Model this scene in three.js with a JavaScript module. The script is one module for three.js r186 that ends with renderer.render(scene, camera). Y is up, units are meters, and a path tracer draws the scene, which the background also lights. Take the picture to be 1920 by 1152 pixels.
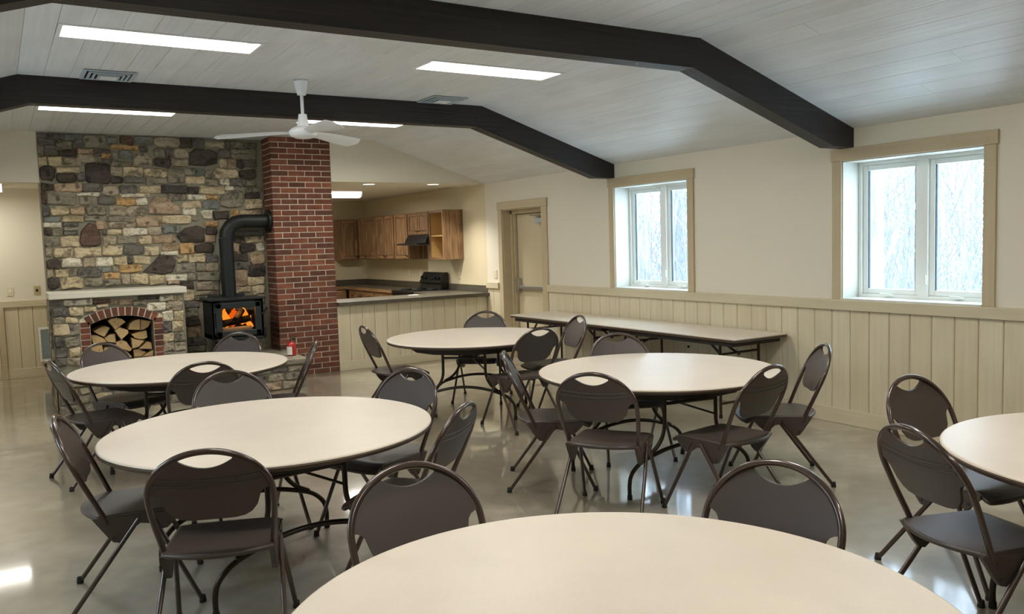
import * as THREE from 'three';
import { mergeGeometries } from 'three/addons/utils/BufferGeometryUtils.js';
import { RoundedBoxGeometry } from 'three/addons/geometries/RoundedBoxGeometry.js';
import { RectAreaLightUniformsLib } from 'three/addons/lights/RectAreaLightUniformsLib.js';

// ---------------------------------------------------------------- camera, sky, exposure
RectAreaLightUniformsLib.init();
const scene = new THREE.Scene();
const EYE = new THREE.Vector3(0, 1.65, 0);
const FOCAL = 1560.3;                                    // in pixels of the 1920 x 1152 frame
const camera = new THREE.PerspectiveCamera(2 * Math.atan(576 / FOCAL) * 180 / Math.PI, 1920 / 1152, 0.05, 200);
camera.position.copy(EYE);
camera.rotation.set(-4.4886 * Math.PI / 180, -31.686 * Math.PI / 180, -1.748 * Math.PI / 180, 'YXZ');
camera.updateMatrixWorld(true);
scene.add(camera);
const renderer = new THREE.WebGLRenderer({ antialias: true });
renderer.toneMapping = THREE.LinearToneMapping;
renderer.toneMappingExposure = 1.0;
renderer.shadowMap.enabled = true;
renderer.shadowMap.type = THREE.PCFSoftShadowMap;
// overcast winter sky seen through the windows
scene.background = new THREE.Color().setRGB(0.64, 0.83, 1.0);
scene.backgroundIntensity = 11.5;
const LAMP_COLOR = new THREE.Color().setRGB(1.0, 0.96, 0.885);
const LAMP = 28;                                          // radiance of the ceiling troffers

// ---------------------------------------------------------------- helpers
let seedState = 7;
function rnd() { seedState |= 0; seedState = seedState + 0x6D2B79F5 | 0; let t = Math.imul(seedState ^ seedState >>> 15, 1 | seedState); t = t + Math.imul(t ^ t >>> 7, 61 | t) ^ t; return ((t ^ t >>> 14) >>> 0) / 4294967296; }
const rr = (a, b) => a + (b - a) * rnd();
const V = (x, y, z) => new THREE.Vector3(x, y, z);
const lerp = (a, b, t) => a + (b - a) * t;
const sstep = (a, b, x) => { const t = Math.min(1, Math.max(0, (x - a) / (b - a))); return t * t * (3 - 2 * t); };
const taken = new Map();
function numbered(name) { const n = taken.get(name) || 0; taken.set(name, n + 1); return n ? `${name}_${String(n).padStart(3, '0')}` : name; }
function mesh(name, geo, mat, parent) {
  const o = new THREE.Mesh(geo, mat); o.castShadow = true; o.receiveShadow = true;
  if (parent) { o.name = name; parent.add(o); } else { o.name = numbered(name); scene.add(o); }
  return o;
}
function thing(name, label, category, pos = [0, 0, 0], turn = 0, group) {
  const o = new THREE.Group(); o.name = numbered(name); scene.add(o); o.position.set(...pos); o.rotation.y = turn;
  o.userData = { label, category }; if (group) o.userData.group = group;
  return o;
}
function tag(o, label, category, group) { o.userData = { label, category }; if (group) o.userData.group = group; return o; }
function struct(name, geo, mat, label, category) {
  let o; if (geo) { o = mesh(name, geo, mat); } else { o = new THREE.Group(); o.name = numbered(name); scene.add(o); }
  o.userData = { kind: 'structure', label, category: category || 'wall' }; return o;
}
// pixel of the photograph -> point on a plane the thing touches
function ray(px, py) { return V((px - 960) / FOCAL, -(py - 576) / FOCAL, -1).applyQuaternion(camera.quaternion); }
function onZ(px, py, z) { const d = ray(px, py); return d.multiplyScalar((z - EYE.z) / d.z).add(EYE); }
// uv in metres by the main direction of each face's normal
function uvm(geo, s = 1, ox = 0, oy = 0, along = null) {
  if (geo.index) geo = geo.toNonIndexed();
  const p = geo.attributes.position, uv = new Float32Array(p.count * 2), a = V(), b = V(), c = V();
  for (let i = 0; i < p.count; i += 3) {
    a.fromBufferAttribute(p, i); b.fromBufferAttribute(p, i + 1); c.fromBufferAttribute(p, i + 2);
    const n = b.clone().sub(a).cross(c.clone().sub(a)); const x = Math.abs(n.x), y = Math.abs(n.y), z = Math.abs(n.z);
    [a, b, c].forEach((q, k) => {
      let u, v; if (x >= y && x >= z) { u = q.z; v = q.y; } else if (y >= z) { u = q.x; v = q.z; } else { u = q.x; v = q.y; }
      if (along === 'x' && x >= y && x >= z) { u = q.y; v = q.z; } // keep grain along the chosen axis
      if (along === 'z') { if (x >= y && x >= z) { u = q.z; v = q.y; } else if (y >= z) { u = q.z; v = q.x; } }
      if (along === 'y') { if (x >= y && x >= z) { u = q.y; v = q.z; } else if (y < z) { u = q.y; v = q.x; } else { u = q.z; v = q.x; } }
      uv[(i + k) * 2] = u * s + ox; uv[(i + k) * 2 + 1] = v * s + oy;
    });
  }
  geo.setAttribute('uv', new THREE.BufferAttribute(uv, 2));
  return geo;
}
function plain(g) { const o = g.index ? g.toNonIndexed() : g; for (const k of Object.keys(o.attributes)) if (!['position', 'normal', 'uv'].includes(k)) o.deleteAttribute(k); return o; }
function merge(list) { return mergeGeometries(list.map(plain), false); }
// box from corner to corner, chamfered by b
function bx(x0, y0, z0, x1, y1, z1, b = 0, along = null) {
  const w = Math.abs(x1 - x0), h = Math.abs(y1 - y0), d = Math.abs(z1 - z0);
  const g = b > 0 ? new RoundedBoxGeometry(w, h, d, 1, Math.min(b, w / 2.1, h / 2.1, d / 2.1)) : new THREE.BoxGeometry(w, h, d);
  g.translate((x0 + x1) / 2, (y0 + y1) / 2, (z0 + z1) / 2);
  return uvm(g, 1, rnd() * 3, rnd() * 3, along);
}
// closed prism: outline [[a,b],...] counter-clockwise swept from t0 to t1; map(a,b,t) -> [x,y,z]
function prism(pts, t0, t1, map, along = null, smooth = false) {
  const sh = new THREE.Shape(pts.map(p => new THREE.Vector2(p[0], p[1])));
  const g = new THREE.ExtrudeGeometry(sh, { depth: t1 - t0, bevelEnabled: false, steps: 1, curveSegments: 12 });
  return mapped(g, t0, map, along, smooth);
}
function mapped(g, t0, map, along = null, smooth = false) {
  const p = g.attributes.position;
  for (let i = 0; i < p.count; i++) { const q = map(p.getX(i), p.getY(i), p.getZ(i) + t0); p.setXYZ(i, q[0], q[1], q[2]); }
  g = g.index ? g.toNonIndexed() : g;
  // keep faces pointing outwards when the mapping mirrors
  const o = map(0, 0, 0), ex = map(1, 0, 0), ey = map(0, 1, 0), ez = map(0, 0, 1);
  const d = V(ex[0] - o[0], ex[1] - o[1], ex[2] - o[2]).cross(V(ey[0] - o[0], ey[1] - o[1], ey[2] - o[2])).dot(V(ez[0] - o[0], ez[1] - o[1], ez[2] - o[2]));
  if (d < 0) flip(g);
  g.computeVertexNormals();
  return uvm(g, 1, rnd() * 3, rnd() * 3, along);
}
function flip(g) { const p = g.attributes.position; for (let i = 0; i < p.count; i += 3) { const x = p.getX(i), y = p.getY(i), z = p.getZ(i); p.setXYZ(i, p.getX(i + 2), p.getY(i + 2), p.getZ(i + 2)); p.setXYZ(i + 2, x, y, z); } }
function tube(points, r, seg = 24, rad = 8, closed = false, tension = 0.5) {
  const c = new THREE.CatmullRomCurve3(points.map(p => Array.isArray(p) ? V(...p) : p), closed, 'catmullrom', tension);
  return new THREE.TubeGeometry(c, seg, r, rad, closed);
}
function capped(points, r, seg, rad) {                    // tube with closed ends
  const P = points.map(p => Array.isArray(p) ? V(...p) : p), g = tube(P, r, seg, rad), list = [g];
  for (const e of [P[0], P[P.length - 1]]) { const s = new THREE.SphereGeometry(r * 0.999, rad, 6); s.translate(e.x, e.y, e.z); list.push(s); }
  return merge(list);
}
function rod(a, b, r, rad = 10) {
  const A = Array.isArray(a) ? V(...a) : a, B = Array.isArray(b) ? V(...b) : b, d = B.clone().sub(A), l = d.length();
  const g = new THREE.CylinderGeometry(r, r, l, rad, 1); g.translate(0, l / 2, 0);
  g.applyQuaternion(new THREE.Quaternion().setFromUnitVectors(V(0, 1, 0), d.normalize())); g.translate(A.x, A.y, A.z); return g;
}
function cyl(x, y0, y1, z, r0, r1 = r0, rad = 24) { const g = new THREE.CylinderGeometry(r1, r0, y1 - y0, rad); g.translate(x, (y0 + y1) / 2, z); return g; }
function lathe(pts, x = 0, y = 0, z = 0, seg = 48) { const g = new THREE.LatheGeometry(pts.map(p => new THREE.Vector2(p[0], p[1])), seg); g.translate(x, y, z); return g; }

// ---------------------------------------------------------------- textures (periodic noise)
function hash(x, y, s) { let h = Math.imul(x, 374761393) + Math.imul(y, 668265263) + Math.imul(s, 1274126177) | 0; h = Math.imul(h ^ h >>> 13, 1274126177); return ((h ^ h >>> 16) >>> 0) / 4294967296; }
function vnoise(u, v, px, py, s) {
  const x = u * px, y = v * py, xi = Math.floor(x), yi = Math.floor(y), fx = x - xi, fy = y - yi, a = fx * fx * (3 - 2 * fx), b = fy * fy * (3 - 2 * fy);
  const w = (i, p) => ((i % p) + p) % p, x0 = w(xi, px), x1 = w(xi + 1, px), y0 = w(yi, py), y1 = w(yi + 1, py);
  return lerp(lerp(hash(x0, y0, s), hash(x1, y0, s), a), lerp(hash(x0, y1, s), hash(x1, y1, s), a), b);
}
function fbm(u, v, px, py, s, oct = 4) { let t = 0, a = 0.5, n = 0; for (let i = 0; i < oct; i++) { t += a * vnoise(u, v, px << i, py << i, s + i); n += a; a *= 0.5; } return t / n; }
function tex(n, m, fn, color = true, sizeX = 1, sizeY = sizeX) {     // fn -> [r,g,b] 0..1 (sRGB when color)
  const d = new Uint8Array(n * m * 4);
  for (let j = 0; j < m; j++) for (let i = 0; i < n; i++) { const c = fn(i / n, j / m), k = (j * n + i) * 4; for (let q = 0; q < 3; q++) d[k + q] = Math.max(0, Math.min(255, Math.round(c[q] * 255))); d[k + 3] = 255; }
  const t = new THREE.DataTexture(d, n, m); t.wrapS = t.wrapT = THREE.RepeatWrapping; t.magFilter = THREE.LinearFilter; t.minFilter = THREE.LinearMipmapLinearFilter; t.generateMipmaps = true;
  if (color) t.colorSpace = THREE.SRGBColorSpace; t.repeat.set(1 / sizeX, 1 / sizeY); t.needsUpdate = true; return t;
}
const g3 = v => [v, v, v];
const mix3 = (a, b, t) => [lerp(a[0], b[0], t), lerp(a[1], b[1], t), lerp(a[2], b[2], t)];
// polished concrete floor: brown-grey mottling, stains
const T_floor = tex(1024, 1024, (u, v) => {
  const a = fbm(u, v, 3, 3, 11, 5), b = fbm(u, v, 9, 9, 31, 4), c = fbm(u, v, 60, 60, 51, 2);
  let k = [0.63, 0.60, 0.53]; k = mix3(k, [0.51, 0.475, 0.405], sstep(0.40, 0.66, a)); k = mix3(k, [0.70, 0.675, 0.61], sstep(0.55, 0.8, b) * 0.7);
  const s = 0.93 + c * 0.14; return k.map(x => x * s);
}, true, 4.5);
const T_floorR = tex(512, 512, (u, v) => g3(0.46 + 0.06 * fbm(u, v, 8, 8, 77, 4)), false, 3.1);
const T_rock = tex(512, 512, (u, v) => {
  const a = fbm(u, v, 5, 9, 3, 5), b = fbm(u + 0.2 * a, v, 4, 14, 23, 4), c = fbm(u, v, 40, 40, 43, 2);
  const vein = sstep(0.44, 0.5, b) * (1 - sstep(0.5, 0.56, b)), s = (0.54 + 0.95 * (a * 0.5 + b * 0.35 + c * 0.3 - 0.14)) * (1 - 0.28 * vein * a) * (1 - 0.35 * sstep(0.58, 0.75, fbm(u, v, 7, 7, 63, 4))); return [s, s * (0.985 + 0.02 * b), s * (0.95 + 0.07 * a)];
}, true, 0.5);
const T_rockB = tex(256, 256, (u, v) => g3(fbm(u, v, 6, 10, 5, 5)), false, 0.4);
const T_brick = tex(256, 256, (u, v) => { const a = fbm(u, v, 6, 6, 4, 4), b = fbm(u, v, 40, 40, 8, 2); const s = 0.72 + 0.34 * a + 0.12 * b; return [s, s * 0.99, s * 0.98]; }, true, 0.4);
const T_beam = tex(512, 256, (u, v) => { const a = fbm(u, v, 3, 24, 9, 4), b = fbm(u, v, 6, 64, 19, 3); const s = 0.45 + 0.7 * a * b + 0.2 * a; return [s, s * 0.95, s * 0.92]; }, true, 1.6, 0.5);
const T_beamB = tex(512, 256, (u, v) => g3(fbm(u, v, 3, 40, 29, 4)), false, 1.6, 0.5);
const T_board = tex(512, 256, (u, v) => { const a = fbm(u, v, 2, 24, 61, 4), b = fbm(u, v, 5, 5, 62, 3); const s = 0.93 + 0.065 * a + 0.05 * (b - 0.5); return [s, s, s * 0.995]; }, true, 1.5, 0.5);
const T_boardB = tex(512, 256, (u, v) => g3(0.7 * fbm(u, v, 4, 40, 71, 4) + 0.3 * fbm(u, v, 10, 10, 72, 2)), false, 1.2, 0.4);
const T_cab = tex(512, 256, (u, v) => {
  const a = fbm(u, v, 2, 18, 81, 5), b = fbm(u, v, 4, 60, 83, 3), c = fbm(u, v, 3, 5, 85, 2);
  let k = mix3([0.60, 0.465, 0.33], [0.40, 0.295, 0.20], sstep(0.35, 0.75, a * 0.6 + b * 0.4)); return mix3(k, [0.74, 0.57, 0.40], sstep(0.55, 0.8, c) * 0.5);
}, true, 0.9, 0.5);
const T_speck = tex(256, 256, (u, v) => { const a = hash(Math.floor(u * 256), Math.floor(v * 256), 5), b = fbm(u, v, 20, 20, 6, 3); const s = 0.27 + 0.12 * b + (a > 0.9 ? 0.12 : 0) - (a < 0.12 ? 0.08 : 0); return [s, s * 0.93, s * 0.78]; }, true, 0.5);
const T_lam = tex(256, 256, (u, v) => { const a = fbm(u, v, 4, 4, 15, 4), b = hash(Math.floor(u * 256), Math.floor(v * 256), 3); const s = 0.95 + 0.05 * a + 0.025 * (b - 0.5); return [s, s, s * 0.995]; }, true, 0.7);
const T_endgrain = tex(256, 256, (u, v) => { const r = Math.hypot(u - 0.1, v - 0.1), a = fbm(u, v, 8, 8, 44, 4); const ring = 0.5 + 0.5 * Math.sin(r * 120 + a * 6); let k = mix3([0.82, 0.70, 0.50], [0.68, 0.55, 0.37], ring * 0.6); return mix3(k, [0.50, 0.38, 0.25], sstep(0.6, 0.85, a) * 0.7); }, true, 0.30);
const T_bark = tex(256, 256, (u, v) => { const a = fbm(u, v, 6, 20, 94, 4); return mix3([0.40, 0.33, 0.26], [0.20, 0.155, 0.12], sstep(0.35, 0.65, a)); }, true, 0.25);
const T_trunk = tex(128, 256, (u, v) => { const a = fbm(u, v, 8, 6, 95, 4); return mix3([0.62, 0.62, 0.63], [0.46, 0.46, 0.47], sstep(0.35, 0.7, a)); }, true, 0.5, 1.5);
const T_wall = tex(256, 256, (u, v) => g3(fbm(u, v, 40, 40, 96, 3)), false, 0.35);

// ---------------------------------------------------------------- materials
const S = (o) => new THREE.MeshStandardMaterial(o);
const M = {
  floor: new THREE.MeshPhysicalMaterial({ color: 0xffffff, map: T_floor, roughness: 0.72, roughnessMap: T_floorR, clearcoat: 1.0, clearcoatRoughness: 0.07, ior: 1.5 }),
  wall: S({ color: 0xdcd5c2, roughness: 0.85, bumpMap: T_wall, bumpScale: 0.0006 }),
  kitchenWall: S({ color: 0xd3c6a6, roughness: 0.85, bumpMap: T_wall, bumpScale: 0.0006 }),
  white: S({ color: 0xe9e7e0, roughness: 0.6 }),
  ceilWhite: S({ color: 0xe0dfda, roughness: 0.75 }),
  trim: S({ color: 0xc4b392, roughness: 0.5, map: T_board, bumpMap: T_boardB, bumpScale: 0.0006 }),
  rail: S({ color: 0xd0c4a6, roughness: 0.5, map: T_board, bumpMap: T_boardB, bumpScale: 0.0006 }),
  wains: [0xd8ccae, 0xd6c9ab, 0xdacfb2, 0xd5c8a9].map(c => S({ color: c, roughness: 0.55, map: T_board, bumpMap: T_boardB, bumpScale: 0.0012 })),
  wainsGapShade: S({ color: 0xb9ab8a, roughness: 0.8 }),  // backing coloured darker than the boards: gap shade put into the colour
  board: [0xe2e5e6, 0xe0e3e4, 0xe4e7e8, 0xdfe2e3].map(c => S({ color: c, roughness: 0.42, map: T_board, bumpMap: T_boardB, bumpScale: 0.0022 })),
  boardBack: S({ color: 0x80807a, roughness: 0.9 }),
  beam: S({ color: 0x272221, roughness: 0.5, map: T_beam, bumpMap: T_beamB, bumpScale: 0.0025 }),
  mortar: S({ color: 0x8c8876, roughness: 0.95, bumpMap: T_rockB, bumpScale: 0.004 }),
  brickMortar: S({ color: 0xd4c9b2, roughness: 0.95, bumpMap: T_rockB, bumpScale: 0.002 }),
  brick: [0x7e4b36, 0x704230, 0x88543d, 0x613c2f, 0x754634, 0x6b4433].map(c => S({ color: c, map: T_brick, roughness: 0.9, bumpMap: T_rockB, bumpScale: 0.0015 })),
  mantel: S({ color: 0xe0dac8, roughness: 0.55, map: T_board, bumpMap: T_boardB, bumpScale: 0.0005 }),
  slab: S({ color: 0x9a927d, roughness: 0.8, map: T_rock, bumpMap: T_rockB, bumpScale: 0.004 }),
  tableTop: new THREE.MeshPhysicalMaterial({ color: 0xdfd3c3, roughness: 0.36, map: T_lam, specularIntensity: 0.7 }),
  tableEdge: S({ color: 0x4a3a2c, roughness: 0.45 }),
  apron: S({ color: 0x2f2721, roughness: 0.7 }),
  tubeDark: S({ color: 0x33291f, roughness: 0.3, metalness: 0.35 }),
  chairPlastic: S({ color: 0x463c36, roughness: 0.40 }),
  chairTube: new THREE.MeshPhysicalMaterial({ color: 0x3d2d25, roughness: 0.28, metalness: 0.25, clearcoat: 0.8, clearcoatRoughness: 0.12 }),
  rubber: S({ color: 0x1c1a18, roughness: 0.8 }),
  black: S({ color: 0x161718, roughness: 0.35 }),
  iron: S({ color: 0x1f2322, roughness: 0.5, metalness: 0.3 }),
  ironDoor: S({ color: 0x2d3534, roughness: 0.45, metalness: 0.4 }),
  steel: S({ color: 0xb4b2aa, roughness: 0.3, metalness: 0.9 }),
  cab: S({ color: 0xffffff, roughness: 0.45, map: T_cab }),
  cabLight: S({ color: 0xd8b06e, roughness: 0.5, map: T_board }),
  counter: S({ color: 0xffffff, roughness: 0.4, map: T_speck }),
  counterEdge: S({ color: 0x8d8471, roughness: 0.4, map: T_lam }),
  doorPaint: S({ color: 0xc9bb9a, roughness: 0.5 }),
  vinyl: S({ color: 0xeef2ee, roughness: 0.4 }),
  liner: S({ color: 0xd0d0c6, roughness: 0.5 }),
  gasket: S({ color: 0x2b4a52, roughness: 0.7 }),
  glass: new THREE.MeshPhysicalMaterial({ color: 0xffffff, roughness: 0.0, transmission: 1, thickness: 0, ior: 1.45 }),
  stoveGlass: new THREE.MeshPhysicalMaterial({ color: 0xf4e8dc, roughness: 0.02, transmission: 1, thickness: 0, ior: 1.45 }),
  lampGlow: S({ color: 0xffffff, emissive: 0xfff8ec, emissiveIntensity: 2.0, roughness: 0.5 }),
  metalWhite: S({ color: 0xe4e6e6, roughness: 0.4 }),
  grille: S({ color: 0xa9b6bd, roughness: 0.5 }),
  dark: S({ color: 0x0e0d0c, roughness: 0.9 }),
  red: new THREE.MeshPhysicalMaterial({ color: 0xb51d18, roughness: 0.3, clearcoat: 0.6 }),
  paper: S({ color: 0xe9e6df, roughness: 0.8 }),
  plate: S({ color: 0xd9cfb0, roughness: 0.5 }),
  plateTan: S({ color: 0xb5a77c, roughness: 0.5 }),
  snow: S({ color: 0xeef2f6, roughness: 0.9 }),
  trunk: S({ color: 0xffffff, map: T_trunk, roughness: 0.95 }),
  twig: S({ color: 0x85888f, roughness: 0.95 }),
  endgrain: S({ color: 0xffffff, map: T_endgrain, roughness: 0.9, bumpMap: T_rockB, bumpScale: 0.003 }),
  bark: S({ color: 0xffffff, map: T_bark, roughness: 0.95, bumpMap: T_rockB, bumpScale: 0.006 }),
};
const STONE = { k: 0x564d45, g: 0x77726a, o: 0x958e7c, t: 0xb3a68e, c: 0xd2c19e, w: 0xe8dfc9, a: 0xc9a470, p: 0xbaa286, r: 0x6b5548, b: 0x868982 };
const stoneMat = {}; for (const k in STONE) stoneMat[k] = S({ color: STONE[k], map: T_rock, roughness: 0.9, bumpMap: T_rockB, bumpScale: 0.007 });

// ================================================================ the room
const XR = 6.115, XL = -1.495, CR = 4.38, CL = 0.24, YF = 3.06, YE = 2.5, ZS = -10.95, ZK = -10.56, ZREAR = 4.4;
const slopeLen = Math.hypot(XR - CR, YF - YE), sU = [(XR - CR) / slopeLen, (YE - YF) / slopeLen];

struct('floor', bx(XL - 0.4, -0.2, -15.7, XR + 0.4, 0, ZREAR + 0.3), M.floor, 'polished brown-grey concrete floor', 'floor');

// right wall with two windows and a door
const WIN = [{ z0: -7.582, z1: -6.383 }, { z0: -4.539, z1: -3.348 }], WY0 = 1.078, WY1 = 2.238, DOOR = { z0: -10.09, z1: -9.089, y1: 2.1 };
{
  const sh = new THREE.Shape([[-ZREAR - 0.3, 0], [-DOOR.z1, 0], [-DOOR.z1, DOOR.y1], [-DOOR.z0, DOOR.y1], [-DOOR.z0, 0], [-ZK, 0], [-ZK, 2.75], [-ZREAR - 0.3, 2.75]].map(p => new THREE.Vector2(p[0], p[1])));
  for (const w of WIN) sh.holes.push(new THREE.Path([[-w.z0, WY0], [-w.z1, WY0], [-w.z1, WY1], [-w.z0, WY1]].map(p => new THREE.Vector2(p[0], p[1]))));
  const g = mapped(new THREE.ExtrudeGeometry(sh, { depth: 0.34, bevelEnabled: false }), 0, (a, b, t) => [XR + t, b, -a]);
  struct('wall_right', g, M.wall, 'cream painted wall with two windows and an exit door');
}
{ // the wall opposite has windows of its own: their daylight tints the ceiling on that side
  const sh = new THREE.Shape([[-ZREAR - 0.3, 0], [13.3, 0], [13.3, 2.9], [-ZREAR - 0.3, 2.9]].map(p => new THREE.Vector2(p[0], p[1])));
  for (const w of WIN.slice(0, 2)) sh.holes.push(new THREE.Path([[-w.z0, WY0], [-w.z1, WY0], [-w.z1, WY1], [-w.z0, WY1]].map(p => new THREE.Vector2(p[0], p[1]))));
  struct('wall_left', mapped(new THREE.ExtrudeGeometry(sh, { depth: 0.34, bevelEnabled: false }), 0, (a, b, t) => [XL - t, b, -a]), M.wall, 'cream painted wall opposite the windows');
}
struct('wall_rear', bx(XL - 0.2, 0, ZREAR, XR + 0.3, 3.3, ZREAR + 0.2), M.wall, 'cream painted end wall facing the fireplace');
struct('wall_kitchen', bx(XR, 0, -15.5, XR + 0.34, 2.75, ZK), M.kitchenWall, 'tan painted kitchen wall behind the range');
struct('wall_kitchen_far', bx(2.8, 0, -15.5, XR + 0.3, 2.75, -15.25), M.kitchenWall, 'tan painted far wall of the kitchen');
struct('wall_kitchen_left', bx(2.85, 0, -15.4, 3.02, 2.75, -10.98), M.kitchenWall, 'tan kitchen wall behind the chimney');
struct('wall_hall_far', bx(XL - 0.2, 0, -13.3, 1.0, 2.8, -13.07), M.wall, 'pale wall at the end of the side passage');
struct('wall_hall_right', bx(0.9, 0, -13.2, 1.0, 2.8, -11.29), M.wall, 'passage wall beside the stone wall');
// header over the kitchen opening, header over the passage, low ceilings behind them
struct('wall_kitchen_header', prism([[3.8, 2.505], [XR, 2.505], [CR, YF + 0.02], [3.8, YF + 0.02]], ZK - 0.12, ZK, (a, b, t) => [a, b, t]), M.wall, 'white drywall header above the kitchen opening');
struct('wall_passage_header', prism([[XL, 2.485], [0.487, 2.485], [0.487, YF + 0.02], [CL, YF + 0.02], [XL, YE]], ZS - 0.12, ZS, (a, b, t) => [a, b, t]), M.wall, 'drywall header above the side passage');
struct('ceiling_kitchen', merge([bx(2.9, 2.505, -15.4, XR + 0.2, 2.65, -10.99), bx(3.81, 2.505, -10.99, XR + 0.2, 2.65, ZK - 0.12)]), M.wall, 'low white kitchen ceiling', 'ceiling');
struct('ceiling_passage', bx(XL - 0.1, 2.56, -13.2, 1.0, 2.7, ZS - 0.12), M.wall, 'low white passage ceiling', 'ceiling');

// ceiling: planks on a flat middle and two slopes
const ceiling = struct('ceiling', null, null, 'white plank ceiling, flat in the middle and sloped to both sides', 'ceiling');
{
  const o = 0.02, th = 0.10;
  const out = [[XL - 0.25, YE - 0.08], [CL, YF + o], [CR, YF + o], [XR + 0.3, YE - 0.097 + o], [XR + 0.3, YF + 0.3], [XL - 0.25, YF + 0.3]];
  // deck above the planks with wells for the recessed lights
  const wells = []; for (const z of [-6.01, -9.14, -2.88, 0.25]) wells.push([z - 0.18, z + 0.18]);
  const zc = [ZREAR + 0.1, ...wells.sort((a, b) => b[0] - a[0]).flatMap(w => [w[1], w[0]]), -11.1];
  const list = [];
  for (let i = 0; i + 1 < zc.length; i++) {
    const well = i % 2 === 1;
    const poly = well ? [[XL - 0.25, YE - 0.08], [CL, YF + o], [0.42, YF + o], [0.42, YF + 0.16], [1.68, YF + 0.16], [1.68, YF + o], [2.94, YF + o], [2.94, YF + 0.16], [4.2, YF + 0.16], [4.2, YF + o], [CR, YF + o], [XR + 0.3, YE - 0.097 + o], [XR + 0.3, YF + 0.3], [XL - 0.25, YF + 0.3]] : out;
    list.push(prism(poly, zc[i + 1], zc[i], (a, b, t) => [a, b, t]));
  }
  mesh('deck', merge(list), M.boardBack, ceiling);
}
const lightRows = [-6.01, -9.14, -2.88, 0.25];
function plank(a0, a1, z0, z1, map, mat, flat) { // a across, b up (face at b = 0 looks down)
  const e = flat ? 0.001 : 0.0004, c = flat ? 0.003 : 0.0015, pts = [[a0 + e, 0.02], [a0 + e, c], [a0 + c + e, 0], [a1 - c - e, 0], [a1 - e, c], [a1 - e, 0.02]];
  mesh('board', prism(pts, z0 + 0.0012, z1 - 0.0012, map, 'z'), mat, ceiling);
}
{
  const cut = (k) => { const j = [ZREAR]; let z = ZREAR - rr(1, 3.5); while (z > -10.4) { j.push(z); z -= rr(3.2, 5.2); } j.push(-11.0); return j; };
  for (let k = 0; k < 23; k++) {
    const x0 = CL + 0.18 * k, x1 = x0 + 0.18, inLight = (k >= 1 && k < 8) || (k >= 15 && k < 22);
    let js = cut(k); if (inLight) js = [...js, ...lightRows.flatMap(z => [z + 0.18, z - 0.18])].sort((a, b) => b - a);
    for (let i = 0; i + 1 < js.length; i++) {
      const m = (js[i] + js[i + 1]) / 2; if (inLight && lightRows.some(z => Math.abs(z - m) < 0.17)) continue;
      if (js[i] - js[i + 1] < 0.01) continue;
      plank(x0, x1, js[i + 1], js[i], (a, b, t) => [a, YF + b, t], M.board[Math.floor(rnd() * 4)], true);
    }
  }
  for (const s of [1, -1]) for (let k = 0; k < 10; k++) {
    const w = slopeLen / 10, js = cut(k), x = s > 0 ? CR : CL;
    for (let i = 0; i + 1 < js.length; i++) plank(k * w, (k + 1) * w, js[i + 1], js[i], (a, b, t) => [x + s * (a * sU[0] - b * sU[1]), YF + a * sU[1] + b * sU[0], t], M.board[Math.floor(rnd() * 4)]);
  }
}
// dark timber beams
function beam(zf, label) {
  const t = thing('ceiling_beam', label, 'beam', [0, 0, 0], 0, 'dark timber ceiling beams'), d = 0.14, yb = 2.845, dx = 0.07;
  const map = (a, b, c) => [a, b, c];
  mesh('collar_beam', prism([[CL + dx, yb], [CR - dx, yb], [CR, YF], [CL, YF]], zf - d, zf, map, null), M.beam, t);
  const k = (YF - YE) / (XR - CR), xe = CR - dx + (yb - 2.345) / k;
  mesh('rafter', prism([[CR - dx + 0.001, yb], [xe, 2.345], [XR - 0.002, 2.345], [XR - 0.002, YE], [CR + 0.001, YF]], zf - d, zf, map), M.beam, t);
  mesh('rafter', prism([[CL + dx - 0.001, yb], [CL - 0.001, YF], [XL + 0.002, YE], [XL + 0.002, 2.345], [CL + CR - xe, 2.345]], zf - d, zf, map), M.beam, t);
  for (const x of [CR - 0.12, CR - 0.55, CL + 0.1]) { const g = new THREE.CylinderGeometry(0.007, 0.007, 0.006, 8); g.translate(x, yb - 0.002, zf - 0.05); mesh('bolt', g, M.steel, t); }
}
beam(-4.43, 'dark brown timber beam ending beside the window farther from the door');
beam(-7.575, 'dark brown timber beam behind the ceiling fan, ending by the window nearer the door');

// wainscot, chair rail, baseboard
function wainscot(name, label, along, face, t0, t1, skip, pitch = 0.18, y0 = 0.13, y1 = 0.985, dir = 1) {
  // along 'z': boards on a wall x = face looking to -x; along 'x': boards on a wall z = face looking to +z
  const w = struct(name, null, null, label, 'wainscot');
  const th = 0.018, ranges = []; let a = t0; for (const s of skip) { ranges.push([a, s[0]]); a = s[1]; } ranges.push([a, t1]);
  for (const [p, q] of ranges) {
    if (q - p < 0.02) continue;
    mesh('backing', along === 'z' ? bx(face - 0.004, 0.01, p, face, y1, q) : bx(p, 0.01, face, q, y1, face + 0.004), M.wainsGapShade, w);
    const n = Math.max(1, Math.round((q - p) / pitch)), wd = (q - p) / n;
    for (let i = 0; i < n; i++) {
      const u = p + i * wd + 0.0018, v = p + (i + 1) * wd - 0.0018, c = 0.006;
      const pts = [[u, 0.002], [v, 0.002], [v, th - c], [v - c, th], [u + c, th], [u, th - c]];
      mesh('board', prism(pts, y0, y1, along === 'z' ? (A, B, C) => [face - B, C, A] : (A, B, C) => [A, C, face + B], 'y'), M.wains[Math.floor(rnd() * 4)], w);
    }
    mesh('baseboard', along === 'z' ? bx(face - 0.022, 0, p, face, y0 + 0.003, q, 0.004) : bx(p, 0, face, q, y0 + 0.003, face + 0.022, 0.004), M.wains[1], w);
  }
  return w;
}
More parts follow.
